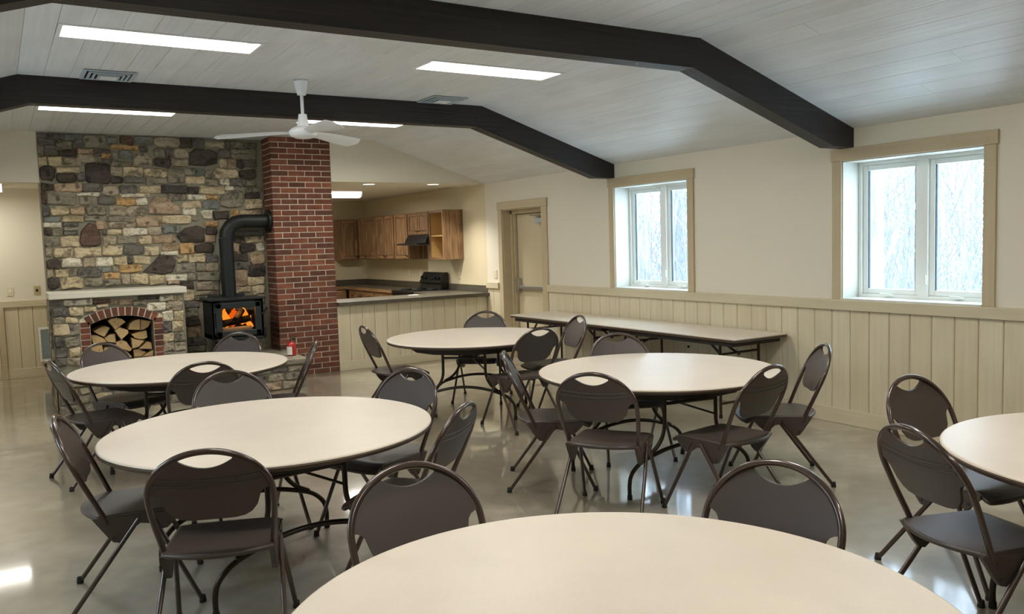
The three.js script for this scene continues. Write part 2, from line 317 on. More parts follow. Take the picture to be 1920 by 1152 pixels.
wainscot('trim_1', 'vertical tan wainscot boards under the windows', 'z', XR, -10.54, ZREAR - 0.02, [[DOOR.z0 - 0.1, DOOR.z1 + 0.13]]);
struct('trim_2', merge([bx(XR - 0.045, 0.985, DOOR.z1 + 0.13, XR, 1.073, ZREAR, 0.006, 'z')]), M.rail, 'tan chair rail board under the windows', 'chair rail');
struct('trim_3', bx(XR - 0.045, 0.985, -10.54, XR, 1.073, DOOR.z0 - 0.11, 0.006, 'z'), M.rail, 'short tan chair rail between kitchen and door', 'chair rail');
wainscot('trim_4', 'tan wainscot boards at the end of the passage', 'x', -13.07, 0.05, 0.89, [], 0.17, 0.13, 0.97);
wainscot('trim_5', 'tan wainscot boards on the passage wall left of the corner post', 'x', -13.07, XL, -0.02, [], 0.17, 0.13, 0.97);
struct('trim_6', bx(XL, 0.97, -13.07, 0.89, 1.06, -13.03, 0.006), M.rail, 'chair rail at the end of the passage', 'chair rail');
struct('trim_7', bx(-0.02, 0, -13.07, 0.05, 0.97, -13.025, 0.004), M.trim, 'corner post in the passage wainscot', 'trim');

// windows
function windowUnit(n, w, label) {
  const t = struct(`window_${n}`, null, null, label, 'window');
  const c0 = w.z0 - 0.09, c1 = w.z1 + 0.09, X = XR;
  mesh('casing', bx(X - 0.022, 1.073, c0, X + 0.001, WY1 + 0.002, w.z0, 0.004, 'y'), M.trim, t);
  mesh('casing', bx(X - 0.022, 1.073, w.z1, X + 0.001, WY1 + 0.002, c1, 0.004, 'y'), M.trim, t);
  mesh('casing', bx(X - 0.027, WY1 + 0.002, c0 - 0.012, X + 0.001, WY1 + 0.105, c1 + 0.012, 0.004, 'z'), M.trim, t);
  // white liner of the reveal
  const xf = X + 0.205, l = 0.008;
  mesh('liner', merge([bx(X - 0.004, WY0, w.z0, X + 0.34, WY1, w.z0 + l), bx(X - 0.004, WY0, w.z1 - l, X + 0.34, WY1, w.z1), bx(X - 0.004, WY1 - l, w.z0, X + 0.34, WY1, w.z1), bx(X - 0.03, WY0 - 0.004, w.z0, X + 0.34, WY0 + l, w.z1)]), M.liner, t);
  // frame and mullion
  const z0 = w.z0 + l, z1 = w.z1 - l, y0 = WY0 + l, y1 = WY1 - l, f = 0.028, zm = (z0 + z1) / 2;
  mesh('frame', merge([bx(xf, y0, z0, xf + 0.09, y1, z0 + f), bx(xf, y0, z1 - f, xf + 0.09, y1, z1), bx(xf, y1 - f, z0 + f, xf + 0.09, y1, z1 - f), bx(xf, y0, z0 + f, xf + 0.09, y0 + f, z1 - f), bx(xf - 0.004, y0, zm - 0.038, xf + 0.09, y1, zm + 0.038)]), M.vinyl, t);
  for (const [a, b] of [[z0 + f, zm - 0.038], [zm + 0.038, z1 - f]]) {
    const s = 0.045, p = y0 + f, q = y1 - f, xs = xf + 0.022;
    const sash = mesh('sash', merge([bx(xs, p, a, xs + 0.05, q, a + s, 0.006), bx(xs, p, b - s, xs + 0.05, q, b, 0.006), bx(xs, q - s, a + s, xs + 0.05, q, b - s, 0.006), bx(xs, p, a + s, xs + 0.05, p + s, b - s, 0.006)]), M.vinyl, t);
    mesh('glazing_bead', merge([bx(xs + 0.008, p + s, a + s, xs + 0.03, q - s, a + s + 0.007), bx(xs + 0.008, p + s, b - s - 0.007, xs + 0.03, q - s, b - s)]), M.gasket, sash);
    mesh('pane', bx(xs + 0.022, p + s, a + s, xs + 0.026, q - s, b - s), M.glass, sash);
    mesh('crank', merge([bx(xf - 0.02, y0 + 0.012, (a + b) / 2 - 0.04, xf + 0.01, y0 + 0.03, (a + b) / 2 + 0.04, 0.005), rod([xf - 0.015, y0 + 0.03, (a + b) / 2 + 0.02], [xf - 0.03, y0 + 0.035, (a + b) / 2 - 0.06], 0.006)]), M.vinyl, t);
  }
  mesh('lock_lever', bx(xf - 0.018, y0 + 0.12, zm + 0.02, xf + 0.004, y0 + 0.2, zm + 0.034, 0.004), M.vinyl, t);
  return t;
}
windowUnit(1, WIN[0], 'white double casement window nearer the exit door');
windowUnit(2, WIN[1], 'white double casement window farther from the exit door');
for (const k of [0, 1]) { const t = windowUnit(3 + k, WIN[k], `white double casement window in the opposite wall, ${k ? 'farther from' : 'nearer'} the passage`); t.rotation.y = Math.PI; t.position.set(XR + XL, 0, WIN[k].z0 + WIN[k].z1); }

// exit door
{
  const t = struct('door_1', null, null, 'tan exit door with push bar, set deep in the wall', 'door'), { z0, z1, y1 } = DOOR, X = XR, xd = XR + 0.19;
  mesh('casing', bx(X - 0.022, 0, z0 - 0.1, X + 0.001, y1, z0, 0.004, 'y'), M.trim, t);
  mesh('casing', bx(X - 0.022, 0, z1, X + 0.001, y1, z1 + 0.125, 0.004, 'y'), M.trim, t);
  mesh('casing', bx(X - 0.027, y1, z0 - 0.11, X + 0.001, y1 + 0.108, z1 + 0.135, 0.004, 'z'), M.trim, t);
  mesh('jamb', merge([bx(X, 0, z0, X + 0.34, y1, z0 + 0.012), bx(X, 0, z1 - 0.012, X + 0.34, y1, z1), bx(X, y1 - 0.012, z0, X + 0.34, y1, z1),
    bx(X + 0.12, 0, z0, X + 0.34, y1 - 0.012, z0 + 0.05), bx(X + 0.15, 0, z0 + 0.05, X + 0.34, y1 - 0.012, z0 + 0.075), bx(X + 0.12, 0, z1 - 0.05, X + 0.34, y1 - 0.012, z1), bx(X + 0.12, y1 - 0.062, z0, X + 0.34, y1 - 0.012, z1)]), M.trim, t);
  mesh('leaf', bx(xd, 0.01, z0 + 0.085, xd + 0.045, y1 - 0.07, z1 - 0.055, 0.003), M.doorPaint, t);
  mesh('weather_strip', bx(xd - 0.004, 0.01, z0 + 0.076, xd + 0.02, y1 - 0.07, z0 + 0.086), M.steel, t);
  mesh('outside_panel', bx(xd + 0.06, 0, z0, xd + 0.1, y1, z1), M.doorPaint, t);
  const bar = mesh('push_bar', merge([bx(xd - 0.065, 0.985, z0 + 0.17, xd - 0.03, 1.035, z1 - 0.13, 0.008)]), M.steel, t);
  mesh('latch_case', bx(xd - 0.07, 0.93, z0 + 0.1, xd, 1.13, z0 + 0.17, 0.01), M.steel, bar);
  mesh('end_bracket', bx(xd - 0.06, 0.985, z1 - 0.14, xd, 1.04, z1 - 0.09, 0.008), M.steel, bar);
  const cl = mesh('closer', bx(xd - 0.075, 1.89, z1 - 0.36, xd, 1.96, z1 - 0.08, 0.008), M.grille, t);
  mesh('arm', merge([rod([xd - 0.04, 1.985, z1 - 0.12], [xd - 0.12, 1.995, z1 - 0.4], 0.01), bx(xd - 0.06, 1.975, z1 - 0.42, xd + 0.01, 2.0, z1 - 0.09, 0.004)]), M.steel, cl);
}
tag(mesh('light_switch', bx(XR - 0.01, 1.13, -10.36, XR, 1.25, -10.28, 0.003), M.plate), 'cream light switch plate between kitchen and exit door', 'switch');

// ================================================================ stone wall, fireplace, hearth, chimney
function stoneGeo(poly, z0, depth) {                       // poly in x,y counter-clockwise; proud, rounded, uneven face
  const n = poly.length, cx = poly.reduce((s, p) => s + p[0], 0) / n, cy = poly.reduce((s, p) => s + p[1], 0) / n, pos = [];
  const ring = (k, zf, sc) => poly.map(p => { const dx = cx - p[0], dy = cy - p[1], l = Math.hypot(dx, dy) || 1, s = Math.min(k / l, 0.6); return [p[0] + dx * s, p[1] + dy * s, zf + (sc ? rr(-sc, sc) : 0)]; });
  const A = ring(0, z0, 0), B = ring(0.003, z0 + depth * 0.55, 0.004), C = ring(0.016, z0 + depth, 0.007), ctr = [cx + rr(-0.01, 0.01), cy + rr(-0.008, 0.008), z0 + depth + rr(-0.004, 0.010)];
  const q = (a, b, c) => pos.push(...a, ...b, ...c);
  for (let i = 0; i < n; i++) { const j = (i + 1) % n; q(A[i], A[j], B[j]); q(A[i], B[j], B[i]); q(B[i], B[j], C[j]); q(B[i], C[j], C[i]); q(C[i], C[j], ctr); }
  const g = new THREE.BufferGeometry(); g.setAttribute('position', new THREE.Float32BufferAttribute(pos, 3)); g.computeVertexNormals();
  return uvm(g, 1, rnd() * 4, rnd() * 4);
}
function roughRect(x0, y0, x1, y1) {
  const w = x1 - x0, h = y1 - y0, j = Math.min(0.014, h * 0.16), c = Math.min(w, h) * rr(0.08, 0.24), r = () => rr(-j, j);
  return [[x0 + c, y0 + r()], [lerp(x0, x1, rr(0.4, 0.6)), y0 + r() * 0.7], [x1 - c, y0 + r()], [x1 + r() * 0.6, y0 + c], [x1 + r() * 0.6, y1 - c], [x1 - c, y1 + r() * 0.8], [lerp(x0, x1, rr(0.4, 0.6)), y1 + r() * 0.7], [x0 + c, y1 + r()], [x0 + r() * 0.6, y1 - c], [x0 + r() * 0.6, y0 + c]];
}
// stones read off the photograph: corners in a 3x enlargement (x / 3, 220 + y / 3), then the kind of stone
function layStones(list, z, parent, depth, clip) {
  for (const s of list) {
    const kind = s[s.length - 1]; let poly;
    if (Array.isArray(s[0])) { poly = s[0].map(p => { const q = onZ(p[0] / 3, 220 + p[1] / 3, z + 0.02); return [q.x, q.y]; }); if (area(poly) < 0) poly.reverse(); }
    else { const a = onZ(s[0] / 3, 220 + s[3] / 3, z + 0.02), b = onZ(s[2] / 3, 220 + s[1] / 3, z + 0.02), c = onZ(s[0] / 3, 220 + s[1] / 3, z + 0.02), d = onZ(s[2] / 3, 220 + s[3] / 3, z + 0.02);
      const x0 = (a.x + c.x) / 2 - 0.006, x1 = (b.x + d.x) / 2 + 0.006, y0 = (a.y + d.y) / 2 - 0.006, y1 = (b.y + c.y) / 2 + 0.006; poly = roughRect(x0, y0, x1, y1); }
    if (clip) poly = poly.map(p => clip(p));
    mesh('stone', stoneGeo(poly, z - 0.005, depth * rr(0.7, 1.25)), stoneMat[kind], parent);
  }
}
function area(p) { let s = 0; for (let i = 0; i < p.length; i++) { const a = p[i], b = p[(i + 1) % p.length]; s += a[0] * b[1] - b[0] * a[1]; } return s / 2; }
const wallStones = [
  [199, 88, 263, 120, 'g'], [266, 88, 337, 126, 'g'], [340, 94, 463, 130, 'b'], [472, 104, 598, 175, 'o'], [604, 108, 658, 149, 'b'], [214, 123, 312, 152, 'g'], [313, 132, 403, 175, 'o'], [409, 134, 469, 175, 'g'], [211, 155, 242, 212, 'o'], [245, 156, 309, 177, 'g'], [243, 180, 326, 215, 'g'],
  [330, 186, 426, 217, 'k'], [432, 182, 531, 206, 'p'], [432, 209, 531, 250, 't'], [534, 183, 621, 203, 'g'], [575, 205, 624, 232, 'a'], [532, 209, 572, 249, 'o'], [577, 235, 624, 254, 'g'], [211, 223, 263, 272, 'c'], [270, 223, 350, 272, 'c'], [355, 229, 458, 273, 't'], [217, 276, 309, 355, 'k'], [315, 283, 446, 309, 'c'],
  [317, 316, 429, 364, 'k'], [436, 313, 478, 358, 'g'], [481, 258, 621, 369, 'k'], [229, 372, 303, 410, 'k'], [306, 370, 463, 417, 'p'], [465, 373, 575, 418, 'g'], [577, 386, 668, 442, 't'], [430, 425, 558, 442, 'w'], [266, 420, 427, 492, 'o'], [229, 418, 263, 490, 'r'], [236, 494, 276, 556, 'g'], [446, 447, 549, 492, 'o'], [553, 447, 649, 491, 'g'],
  [655, 455, 762, 495, 'a'], [765, 455, 829, 495, 'w'], [285, 504, 388, 553, 'c'], [396, 504, 476, 547, 'p'], [484, 501, 595, 550, 'o'], [610, 498, 711, 552, 't'], [715, 504, 820, 555, 't'],
  [[[834, 543], [838, 492], [868, 444], [912, 443], [959, 461], [974, 486], [1006, 493], [1022, 547]], 'p'], [1028, 472, 1132, 512, 'c'], [1034, 515, 1104, 548, 'w'], [673, 386, 770, 429, 'g'], [789, 392, 905, 428, 'c'], [680, 431, 842, 447, 'w'], [908, 384, 1054, 429, 'k'], [948, 432, 1045, 470, 'o'], [1057, 437, 1160, 464, 'w'], [1163, 437, 1226, 464, 'a'],
  [673, 109, 750, 154, 'r'], [756, 109, 865, 154, 'b'], [869, 112, 1011, 165, 't'], [1014, 116, 1080, 172, 'k'], [1083, 118, 1154, 172, 'g'], [1158, 132, 1263, 172, 't'], [1266, 130, 1296, 178, 'g'], [1298, 137, 1369, 175, 'o'], [1372, 140, 1440, 176, 'g'], [626, 156, 780, 183, 'a'], [673, 189, 742, 232, 'b'], [630, 197, 668, 247, 'o'],
  [[[746, 275], [746, 240], [768, 206], [790, 200], [832, 200], [856, 232], [862, 275]], 't'], [786, 160, 830, 194, 'g'], [865, 172, 928, 229, 'o'], [934, 175, 977, 229, 'g'], [980, 180, 1060, 226, 't'], [870, 232, 960, 278, 'k'], [965, 235, 1058, 278, 't'], [[[1066, 270], [1066, 200], [1095, 178], [1180, 182], [1226, 196], [1224, 260], [1160, 276]], 'k'],
  [626, 252, 743, 274, 'o'], [1230, 181, 1295, 232, 'g'], [1300, 180, 1440, 204, 'o'], [1300, 208, 1440, 233, 'o'], [1237, 236, 1278, 281, 'c'], [1286, 238, 1330, 286, 'p'], [1333, 238, 1369, 286, 'k'], [1372, 238, 1441, 283, 'g'], [626, 280, 686, 324, 't'], [694, 280, 805, 332, 'c'], [813, 286, 941, 332, 'c'], [945, 286, 1037, 372, 'o'], [1040, 286, 1100, 328, 'o'], [1104, 290, 1149, 330, 'b'],
  [1154, 298, 1197, 346, 'o'], [1200, 289, 1341, 342, 'c'], [1349, 295, 1441, 346, 'k'], [626, 335, 693, 372, 'k'], [702, 338, 816, 372, 'g'], [822, 338, 942, 375, 'o'], [1046, 334, 1152, 378, 'c'], [1154, 350, 1229, 387, 'o'], [1236, 344, 1291, 384, 'w'], [1298, 349, 1365, 387, 'g'], [1369, 350, 1441, 390, 'o'], [1124, 392, 1263, 432, 'c'], [1058, 390, 1118, 432, 'k'], [1269, 391, 1315, 409, 'w'],
  [[[1240, 500], [1236, 455], [1262, 416], [1310, 408], [1362, 412], [1374, 460], [1360, 505], [1290, 514]], 'o'], [1378, 395, 1480, 421, 'o'], [1380, 424, 1460, 460, 'k'], [1378, 464, 1487, 515, 'c'], [1143, 475, 1235, 515, 'b'], [[[1123, 530], [1150, 520], [1196, 522], [1197, 575], [1150, 574]], 'w'], [1203, 527, 1290, 570, 'k'], [1298, 521, 1345, 555, 'a'], [1348, 521, 1467, 555, 'c'], [1080, 552, 1120, 584, 'o'],
  [240, 561, 340, 590, 'b'], [237, 593, 343, 618, 'w'], [346, 558, 469, 587, 'c'], [472, 558, 605, 584, 'o'], [355, 590, 440, 616, 'g'], [357, 618, 440, 640, 'o'], [[[445, 700], [455, 640], [500, 592], [540, 604], [566, 650], [572, 715], [540, 728], [460, 725]], 'r'], [540, 588, 598, 630, 'p'], [240, 624, 292, 664, 'k'], [295, 627, 352, 664, 'o'], [356, 644, 440, 664, 'g'],
  [246, 673, 332, 725, 'o'], [341, 669, 444, 727, 'c'], [578, 670, 655, 720, 't'], [574, 634, 602, 664, 'g'], [246, 733, 289, 782, 't'], [299, 736, 406, 785, 'c'], [421, 733, 565, 786, 'c'], [578, 726, 690, 778, 'c'], [260, 799, 343, 853, 'k'], [349, 796, 458, 845, 'w'], [464, 793, 532, 842, 't'], [541, 793, 635, 842, 'w'], [259, 856, 300, 902, 't'], [309, 856, 386, 896, 'c'], [388, 859, 429, 898, 'o'], [432, 853, 567, 902, 'g'], [572, 848, 624, 872, 'b'],
  [587, 876, 676, 908, 'a'], [263, 908, 332, 965, 'k'], [340, 899, 466, 962, 'c'], [478, 910, 581, 951, 'o'], [587, 914, 678, 945, 'o'], [696, 719, 808, 776, 'g'], [813, 728, 891, 776, 'c'], [911, 714, 1008, 750, 'p'], [908, 754, 1000, 774, 'w'], [1013, 710, 1091, 767, 'a'], [647, 787, 719, 833, 'c'], [722, 782, 750, 822, 'g'], [753, 782, 846, 822, 'c'],
  [[[800, 873], [848, 828], [888, 787], [898, 768], [974, 782], [991, 805], [976, 873], [910, 887], [860, 877]], 'k'], [997, 776, 1057, 816, 'c'], [1062, 772, 1156, 813, 'c'], [673, 830, 795, 873, 'a'], [630, 840, 667, 872, 'o'], [985, 822, 1100, 873, 'o'], [684, 885, 733, 943, 't'], [740, 881, 832, 942, 'c'], [839, 889, 926, 939, 'c'], [932, 887, 1057, 917, 'w'], [1060, 879, 1102, 919, 'o'], [940, 920, 1012, 938, 'p'], [1017, 924, 1091, 968, 'k'],
  [609, 558, 765, 586, 'o'], [609, 590, 765, 624, 't'], [769, 558, 912, 610, 'p'], [915, 553, 1074, 601, 'c'], [604, 634, 687, 661, 'c'], [694, 627, 828, 664, 'w'], [830, 618, 908, 661, 't'], [913, 608, 1011, 650, 'b'], [[[990, 668], [1040, 622], [1110, 608], [1152, 625], [1150, 700], [1095, 706], [1020, 705]], 'k'], [660, 673, 770, 705, 'o'], [779, 670, 856, 712, 'c'], [862, 665, 985, 708, 'p'], [1156, 587, 1226, 615, 'a'], [1160, 621, 1220, 661, 'k'], [1155, 667, 1215, 706, 'p'],
  [1300, 636, 1487, 664, 'g'], [1298, 670, 1378, 706, 'g'], [1382, 670, 1487, 704, 'c'], [1097, 713, 1200, 759, 'k'], [1160, 776, 1225, 813, 'g'], [1106, 819, 1157, 868, 'o'], [1160, 819, 1229, 868, 't'], [1106, 873, 1235, 916, 'o'], [1109, 925, 1237, 971, 't'], [1295, 710, 1343, 759, 'p'], [1349, 712, 1440, 757, 'k'], [1447, 707, 1490, 752, 'w'], [1303, 767, 1396, 810, 'k'], [1404, 762, 1490, 826, 'p'], [1308, 816, 1398, 854, 'g'],
  [1402, 833, 1490, 893, 'k'], [1318, 862, 1389, 948, 'p'], [1392, 902, 1490, 942, 'c'], [1318, 956, 1410, 985, 'c'], [1418, 948, 1490, 996, 'c'], [1096, 975, 1235, 1000, 't'], [1030, 974, 1092, 1035, 'c'], [1100, 1004, 1153, 1030, 'o'], [1040, 1040, 1121, 1074, 'g'], [1050, 1078, 1121, 1121, 'o'], [1050, 1131, 1125, 1170, 'k'], [1056, 1180, 1131, 1237, 'p'], [1050, 1244, 1160, 1286, 'g'], [1050, 1289, 1160, 1318, 'o'],
  [1440, 1000, 1490, 1050, 'o'], [1442, 1055, 1492, 1110, 'g'], [1444, 1115, 1495, 1180, 'o'], [1448, 1185, 1500, 1240, 'g'], [1450, 1245, 1502, 1310, 'o'], [1240, 666, 1294, 706, 'g'], [1240, 715, 1290, 780, 'o'], [1240, 790, 1296, 850, 't'], [1245, 860, 1310, 940, 'o'],
];
{
  const w = struct('wall_stone', null, null, 'rubble stone wall rising behind the mantel and wood stove');
  mesh('mortar', bx(0.487, 0, ZS - 0.33, 3.03, YF - 0.002, ZS), M.mortar, w);
  layStones(wallStones, ZS, w, 0.034, p => [Math.min(3.0, Math.max(0.492, p[0])), Math.min(YF - 0.005, p[1])]);
}
// fireplace block with brick arch
const ZF = -10.40, HEARTH_Y = 0.35;
{
  const t = thing('fireplace', 'stone fireplace with an arched brick opening stacked with firewood', 'fireplace');
  const xa = 0.855, xb = 1.515, rise = 0.08, half = (xb - xa) / 2, xc = (xa + xb) / 2, R = (half * half + rise * rise) / (2 * rise), ys = 0.865, cy = ys + rise - R;
  const sh = new THREE.Shape([[0.487, HEARTH_Y], [xa, HEARTH_Y], [xa, ys]].map(p => new THREE.Vector2(...p)));
  const a0 = Math.asin(half / R); for (let i = 1; i <= 12; i++) { const a = lerp(-a0, a0, i / 12); sh.lineTo(xc + R * Math.sin(a), cy + R * Math.cos(a)); }
  sh.lineTo(xb, HEARTH_Y); sh.lineTo(1.868, HEARTH_Y); sh.lineTo(1.868, 1.17); sh.lineTo(0.487, 1.17);
  mesh('mortar', mapped(new THREE.ExtrudeGeometry(sh, { depth: ZF - ZS - 0.004, bevelEnabled: false }), ZS + 0.002, (a, b, c) => [a, b, c]), M.mortar, t);
  { // pale mortar bed of the brick surround
    const q = new THREE.Shape(), w = 0.104, ao = Math.asin(Math.min(1, (half + w) / (R + w))); q.moveTo(xa - w, HEARTH_Y + 0.002); q.lineTo(xa, HEARTH_Y + 0.002); q.lineTo(xa, ys);
    for (let i = 1; i <= 12; i++) { const a = lerp(-a0, a0, i / 12); q.lineTo(xc + R * Math.sin(a), cy + R * Math.cos(a)); }
    q.lineTo(xb, HEARTH_Y + 0.002); q.lineTo(xb + w, HEARTH_Y + 0.002); for (let i = 0; i <= 12; i++) { const a = lerp(ao, -ao, i / 12); q.lineTo(xc + (R + w) * Math.sin(a), cy + (R + w) * Math.cos(a)); }
    mesh('brick_bed', mapped(new THREE.ExtrudeGeometry(q, { depth: 0.01, bevelEnabled: false }), ZF - 0.004, (a, b, c) => [a, b, c]), M.brickMortar, t);
  }
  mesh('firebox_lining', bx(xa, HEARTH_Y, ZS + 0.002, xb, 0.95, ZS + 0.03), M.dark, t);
  // brick jambs and arch
  const bd = 0.012; let y = HEARTH_Y + 0.01, bw = 0.095;
  while (y + 0.058 < ys + 0.04) { for (const x of [xa - bw - 0.004, xb + 0.004]) mesh('brick', bx(x, y, ZF - 0.02, x + bw, Math.min(y + 0.058, ys + 0.03), ZF + bd, 0.003), M.brick[Math.floor(rnd() * 6)], t); y += 0.0685; }
  const n = 11, aw = a0 * 1.06 * 2 / n;
  for (let i = 0; i < n; i++) {
    const m = -a0 * 1.06 + aw * (i + 0.5), h = aw * 0.40, r0 = R + 0.004, r1 = R + 0.1, pts = [[m - h, r0], [m + h, r0], [m + h, r1], [m - h, r1]].map(([a, r]) => [xc + r * Math.sin(a), cy + r * Math.cos(a)]);
    if (area(pts) < 0) pts.reverse();
    mesh('brick', prism(pts, ZF - 0.02, ZF + bd, (a, b, c) => [a, b, c]), M.brick[Math.floor(rnd() * 6)], t);
  }
  layStones([[283, 1036, 357, 1064, 'g'], [361, 1030, 521, 1058, 'w'], [287, 1071, 388, 1122, 'g'], [392, 1071, 470, 1116, 'c'], [474, 1064, 540, 1092, 'c'], [299, 1130, 365, 1165, 'o'], [369, 1126, 435, 1163, 'c'], [299, 1169, 388, 1233, 'c'], [390, 1169, 445, 1231, 'o'], [299, 1239, 361, 1294, 'g'], [365, 1243, 447, 1292, 'o'], [306, 1300, 381, 1353, 'g'], [388, 1300, 453, 1345, 'c'], [318, 1360, 377, 1400, 'g'], [381, 1352, 457, 1395, 't'],
    [527, 1026, 617, 1048, 'r'], [545, 1052, 610, 1068, 'c'], [622, 1029, 655, 1054, 'p'], [667, 1026, 745, 1052, 'p'], [750, 1030, 826, 1056, 'o'], [829, 1043, 931, 1085, 'w'], [935, 1040, 1026, 1085, 't'], [900, 1008, 970, 1031, 'w'], [974, 1006, 1023, 1033, 'c'], [780, 1004, 896, 1026, 'k'],
    [919, 1093, 977, 1149, 'w'], [980, 1089, 1030, 1145, 'c'], [919, 1156, 966, 1212, 'g'], [970, 1149, 1033, 1207, 'c'], [922, 1216, 982, 1265, 'c'], [985, 1214, 1042, 1263, 'o'], [922, 1268, 980, 1317, 't'], [984, 1267, 1044, 1314, 't'], [922, 1320, 1048, 1342, 'o']], ZF, t, 0.03, p => [Math.min(1.864, Math.max(0.492, p[0])), Math.min(1.165, p[1])]);
  // left flank of the block
  for (let yy = HEARTH_Y + 0.01, i = 0; yy < 1.1; yy += 0.135, i++) for (let k = 0; k < 3; k++) { const d = 0.17, z0 = ZS + 0.03 + k * d; mesh('stone', bx(0.468, yy, z0, 0.49, yy + 0.122, z0 + d - 0.012, 0.008), stoneMat['goktgo'[(i + k) % 6]], t); }
}
{
  const g = bx(0.462, 1.17, ZS + 0.04, 1.888, 1.242, ZF + 0.085, 0.008);
  tag(mesh('mantel_shelf', g, M.mantel), 'thick cream mantel shelf above the arched firewood opening', 'mantel');
}
// raised hearth
{
  const t = thing('hearth', 'raised stone hearth running under the fireplace and wood stove', 'hearth'), zf = -9.66, x0 = 0.45, x1 = 3.06;
  mesh('mortar', merge([bx(x0 + 0.01, 0, ZS + 0.05, 3.008, HEARTH_Y - 0.06, zf), bx(3.008, 0, ZK + 0.008, x1 - 0.01, HEARTH_Y - 0.06, zf)]), M.mortar, t);
  const cuts = [x0 - 0.025, 0.92, 1.38, 1.85, 2.33, 2.74, x1 + 0.03];
  mesh('capstone', bx(2.743, HEARTH_Y - 0.06, ZS + 0.05, 3.01, HEARTH_Y, ZK + 0.002, 0.008), M.slab, t);
  for (let i = 0; i < 6; i++) mesh('capstone', bx(cuts[i] + 0.003, HEARTH_Y - 0.06, i < 5 ? ZS + 0.05 : ZK + 0.008, cuts[i + 1] - 0.003, HEARTH_Y, zf + 0.045, 0.008), M.slab, t);
  const kinds = 'ogtcogtoptgoc'; let q = 0;
  for (let row = 0, y = 0.005; row < 3; row++) { const h = [0.105, 0.095, 0.075][row]; let x = x0 + 0.012; while (x < x1 - 0.05) { const w = Math.min(rr(0.14, 0.34), x1 - 0.012 - x); mesh('stone', stoneGeo(roughRect(x, y, x + w - 0.012, y + h - 0.008), zf - 0.004, 0.03), stoneMat[kinds[q++ % 13]], t); x += w; } y += h; }
  for (const [fx, sg] of [[x0 + 0.01, -1], [x1 - 0.01, 1]]) for (let i = 0; i < 2; i++) { let z = zf - 0.01; const end = sg > 0 ? ZK + 0.02 : ZS + 0.06; while (z > end + 0.05) { const w = Math.min(rr(0.18, 0.3), z - end), y = 0.006 + i * 0.142; mesh('stone', bx(fx - 0.012, y, z - w, fx + sg * 0.014 + 0.001, y + 0.13, z - 0.012, 0.006), stoneMat[kinds[q++ % 13]], t); z -= w; } }
}
// brick chimney
{
  const t = thing('brick_chimney', 'square red brick chimney standing between wood stove and kitchen', 'chimney'), x0 = 3.02, x1 = 3.80, z1 = ZK, pit = 0.0713, L = 0.2165;
  mesh('mortar', bx(x0 + 0.006, 0, -10.98, x1 - 0.006, YF - 0.003, z1 - 0.006), M.brickMortar, t);
  for (let r = 0; r < 43; r++) { // the top course is cut to the ceiling
    const y = 0.004 + r * pit, h = Math.min(pit - 0.011, YF - 0.004 - y); let xs = r % 2 ? [x0, x0 + 0.108, x0 + 0.108 + L, x0 + 0.108 + 2 * L, x1] : [x0, x0 + L, x0 + 2 * L, x0 + 3 * L, x1];
    for (let i = 0; i + 1 < xs.length; i++) { const a = xs[i] + (i ? 0.005 : 0), b = xs[i + 1] - (i + 2 < xs.length ? 0.005 : 0); if (b - a < 0.03) continue; mesh('brick', brickGeo(a, y, z1 - 0.09, b, y + h, z1 + rr(-0.002, 0.002)), M.brick[Math.floor(rnd() * 6)], t); }
    const zs = r % 2 ? [z1 - 0.1, z1 - 0.1 - L, -10.955] : [z1 - 0.1, z1 - 0.1 - L / 2, -10.955];
    for (let i = 0; i < 2; i++) mesh('brick', brickGeo(x0 + rr(-0.002, 0.002), y, zs[i + 1] + 0.005, x0 + 0.09, y + h, zs[i] - 0.005), M.brick[Math.floor(rnd() * 6)], t);
  }
}
function brickGeo(x0, y0, z0, x1, y1, z1) { const c = 0.004, pts = [[x0 + c, z1], [x0, z1 - c], [x0, z0], [x1, z0], [x1, z1 - c], [x1 - c, z1]]; return prism(pts, y0, y1, (a, b, t) => [a, t, b]); }

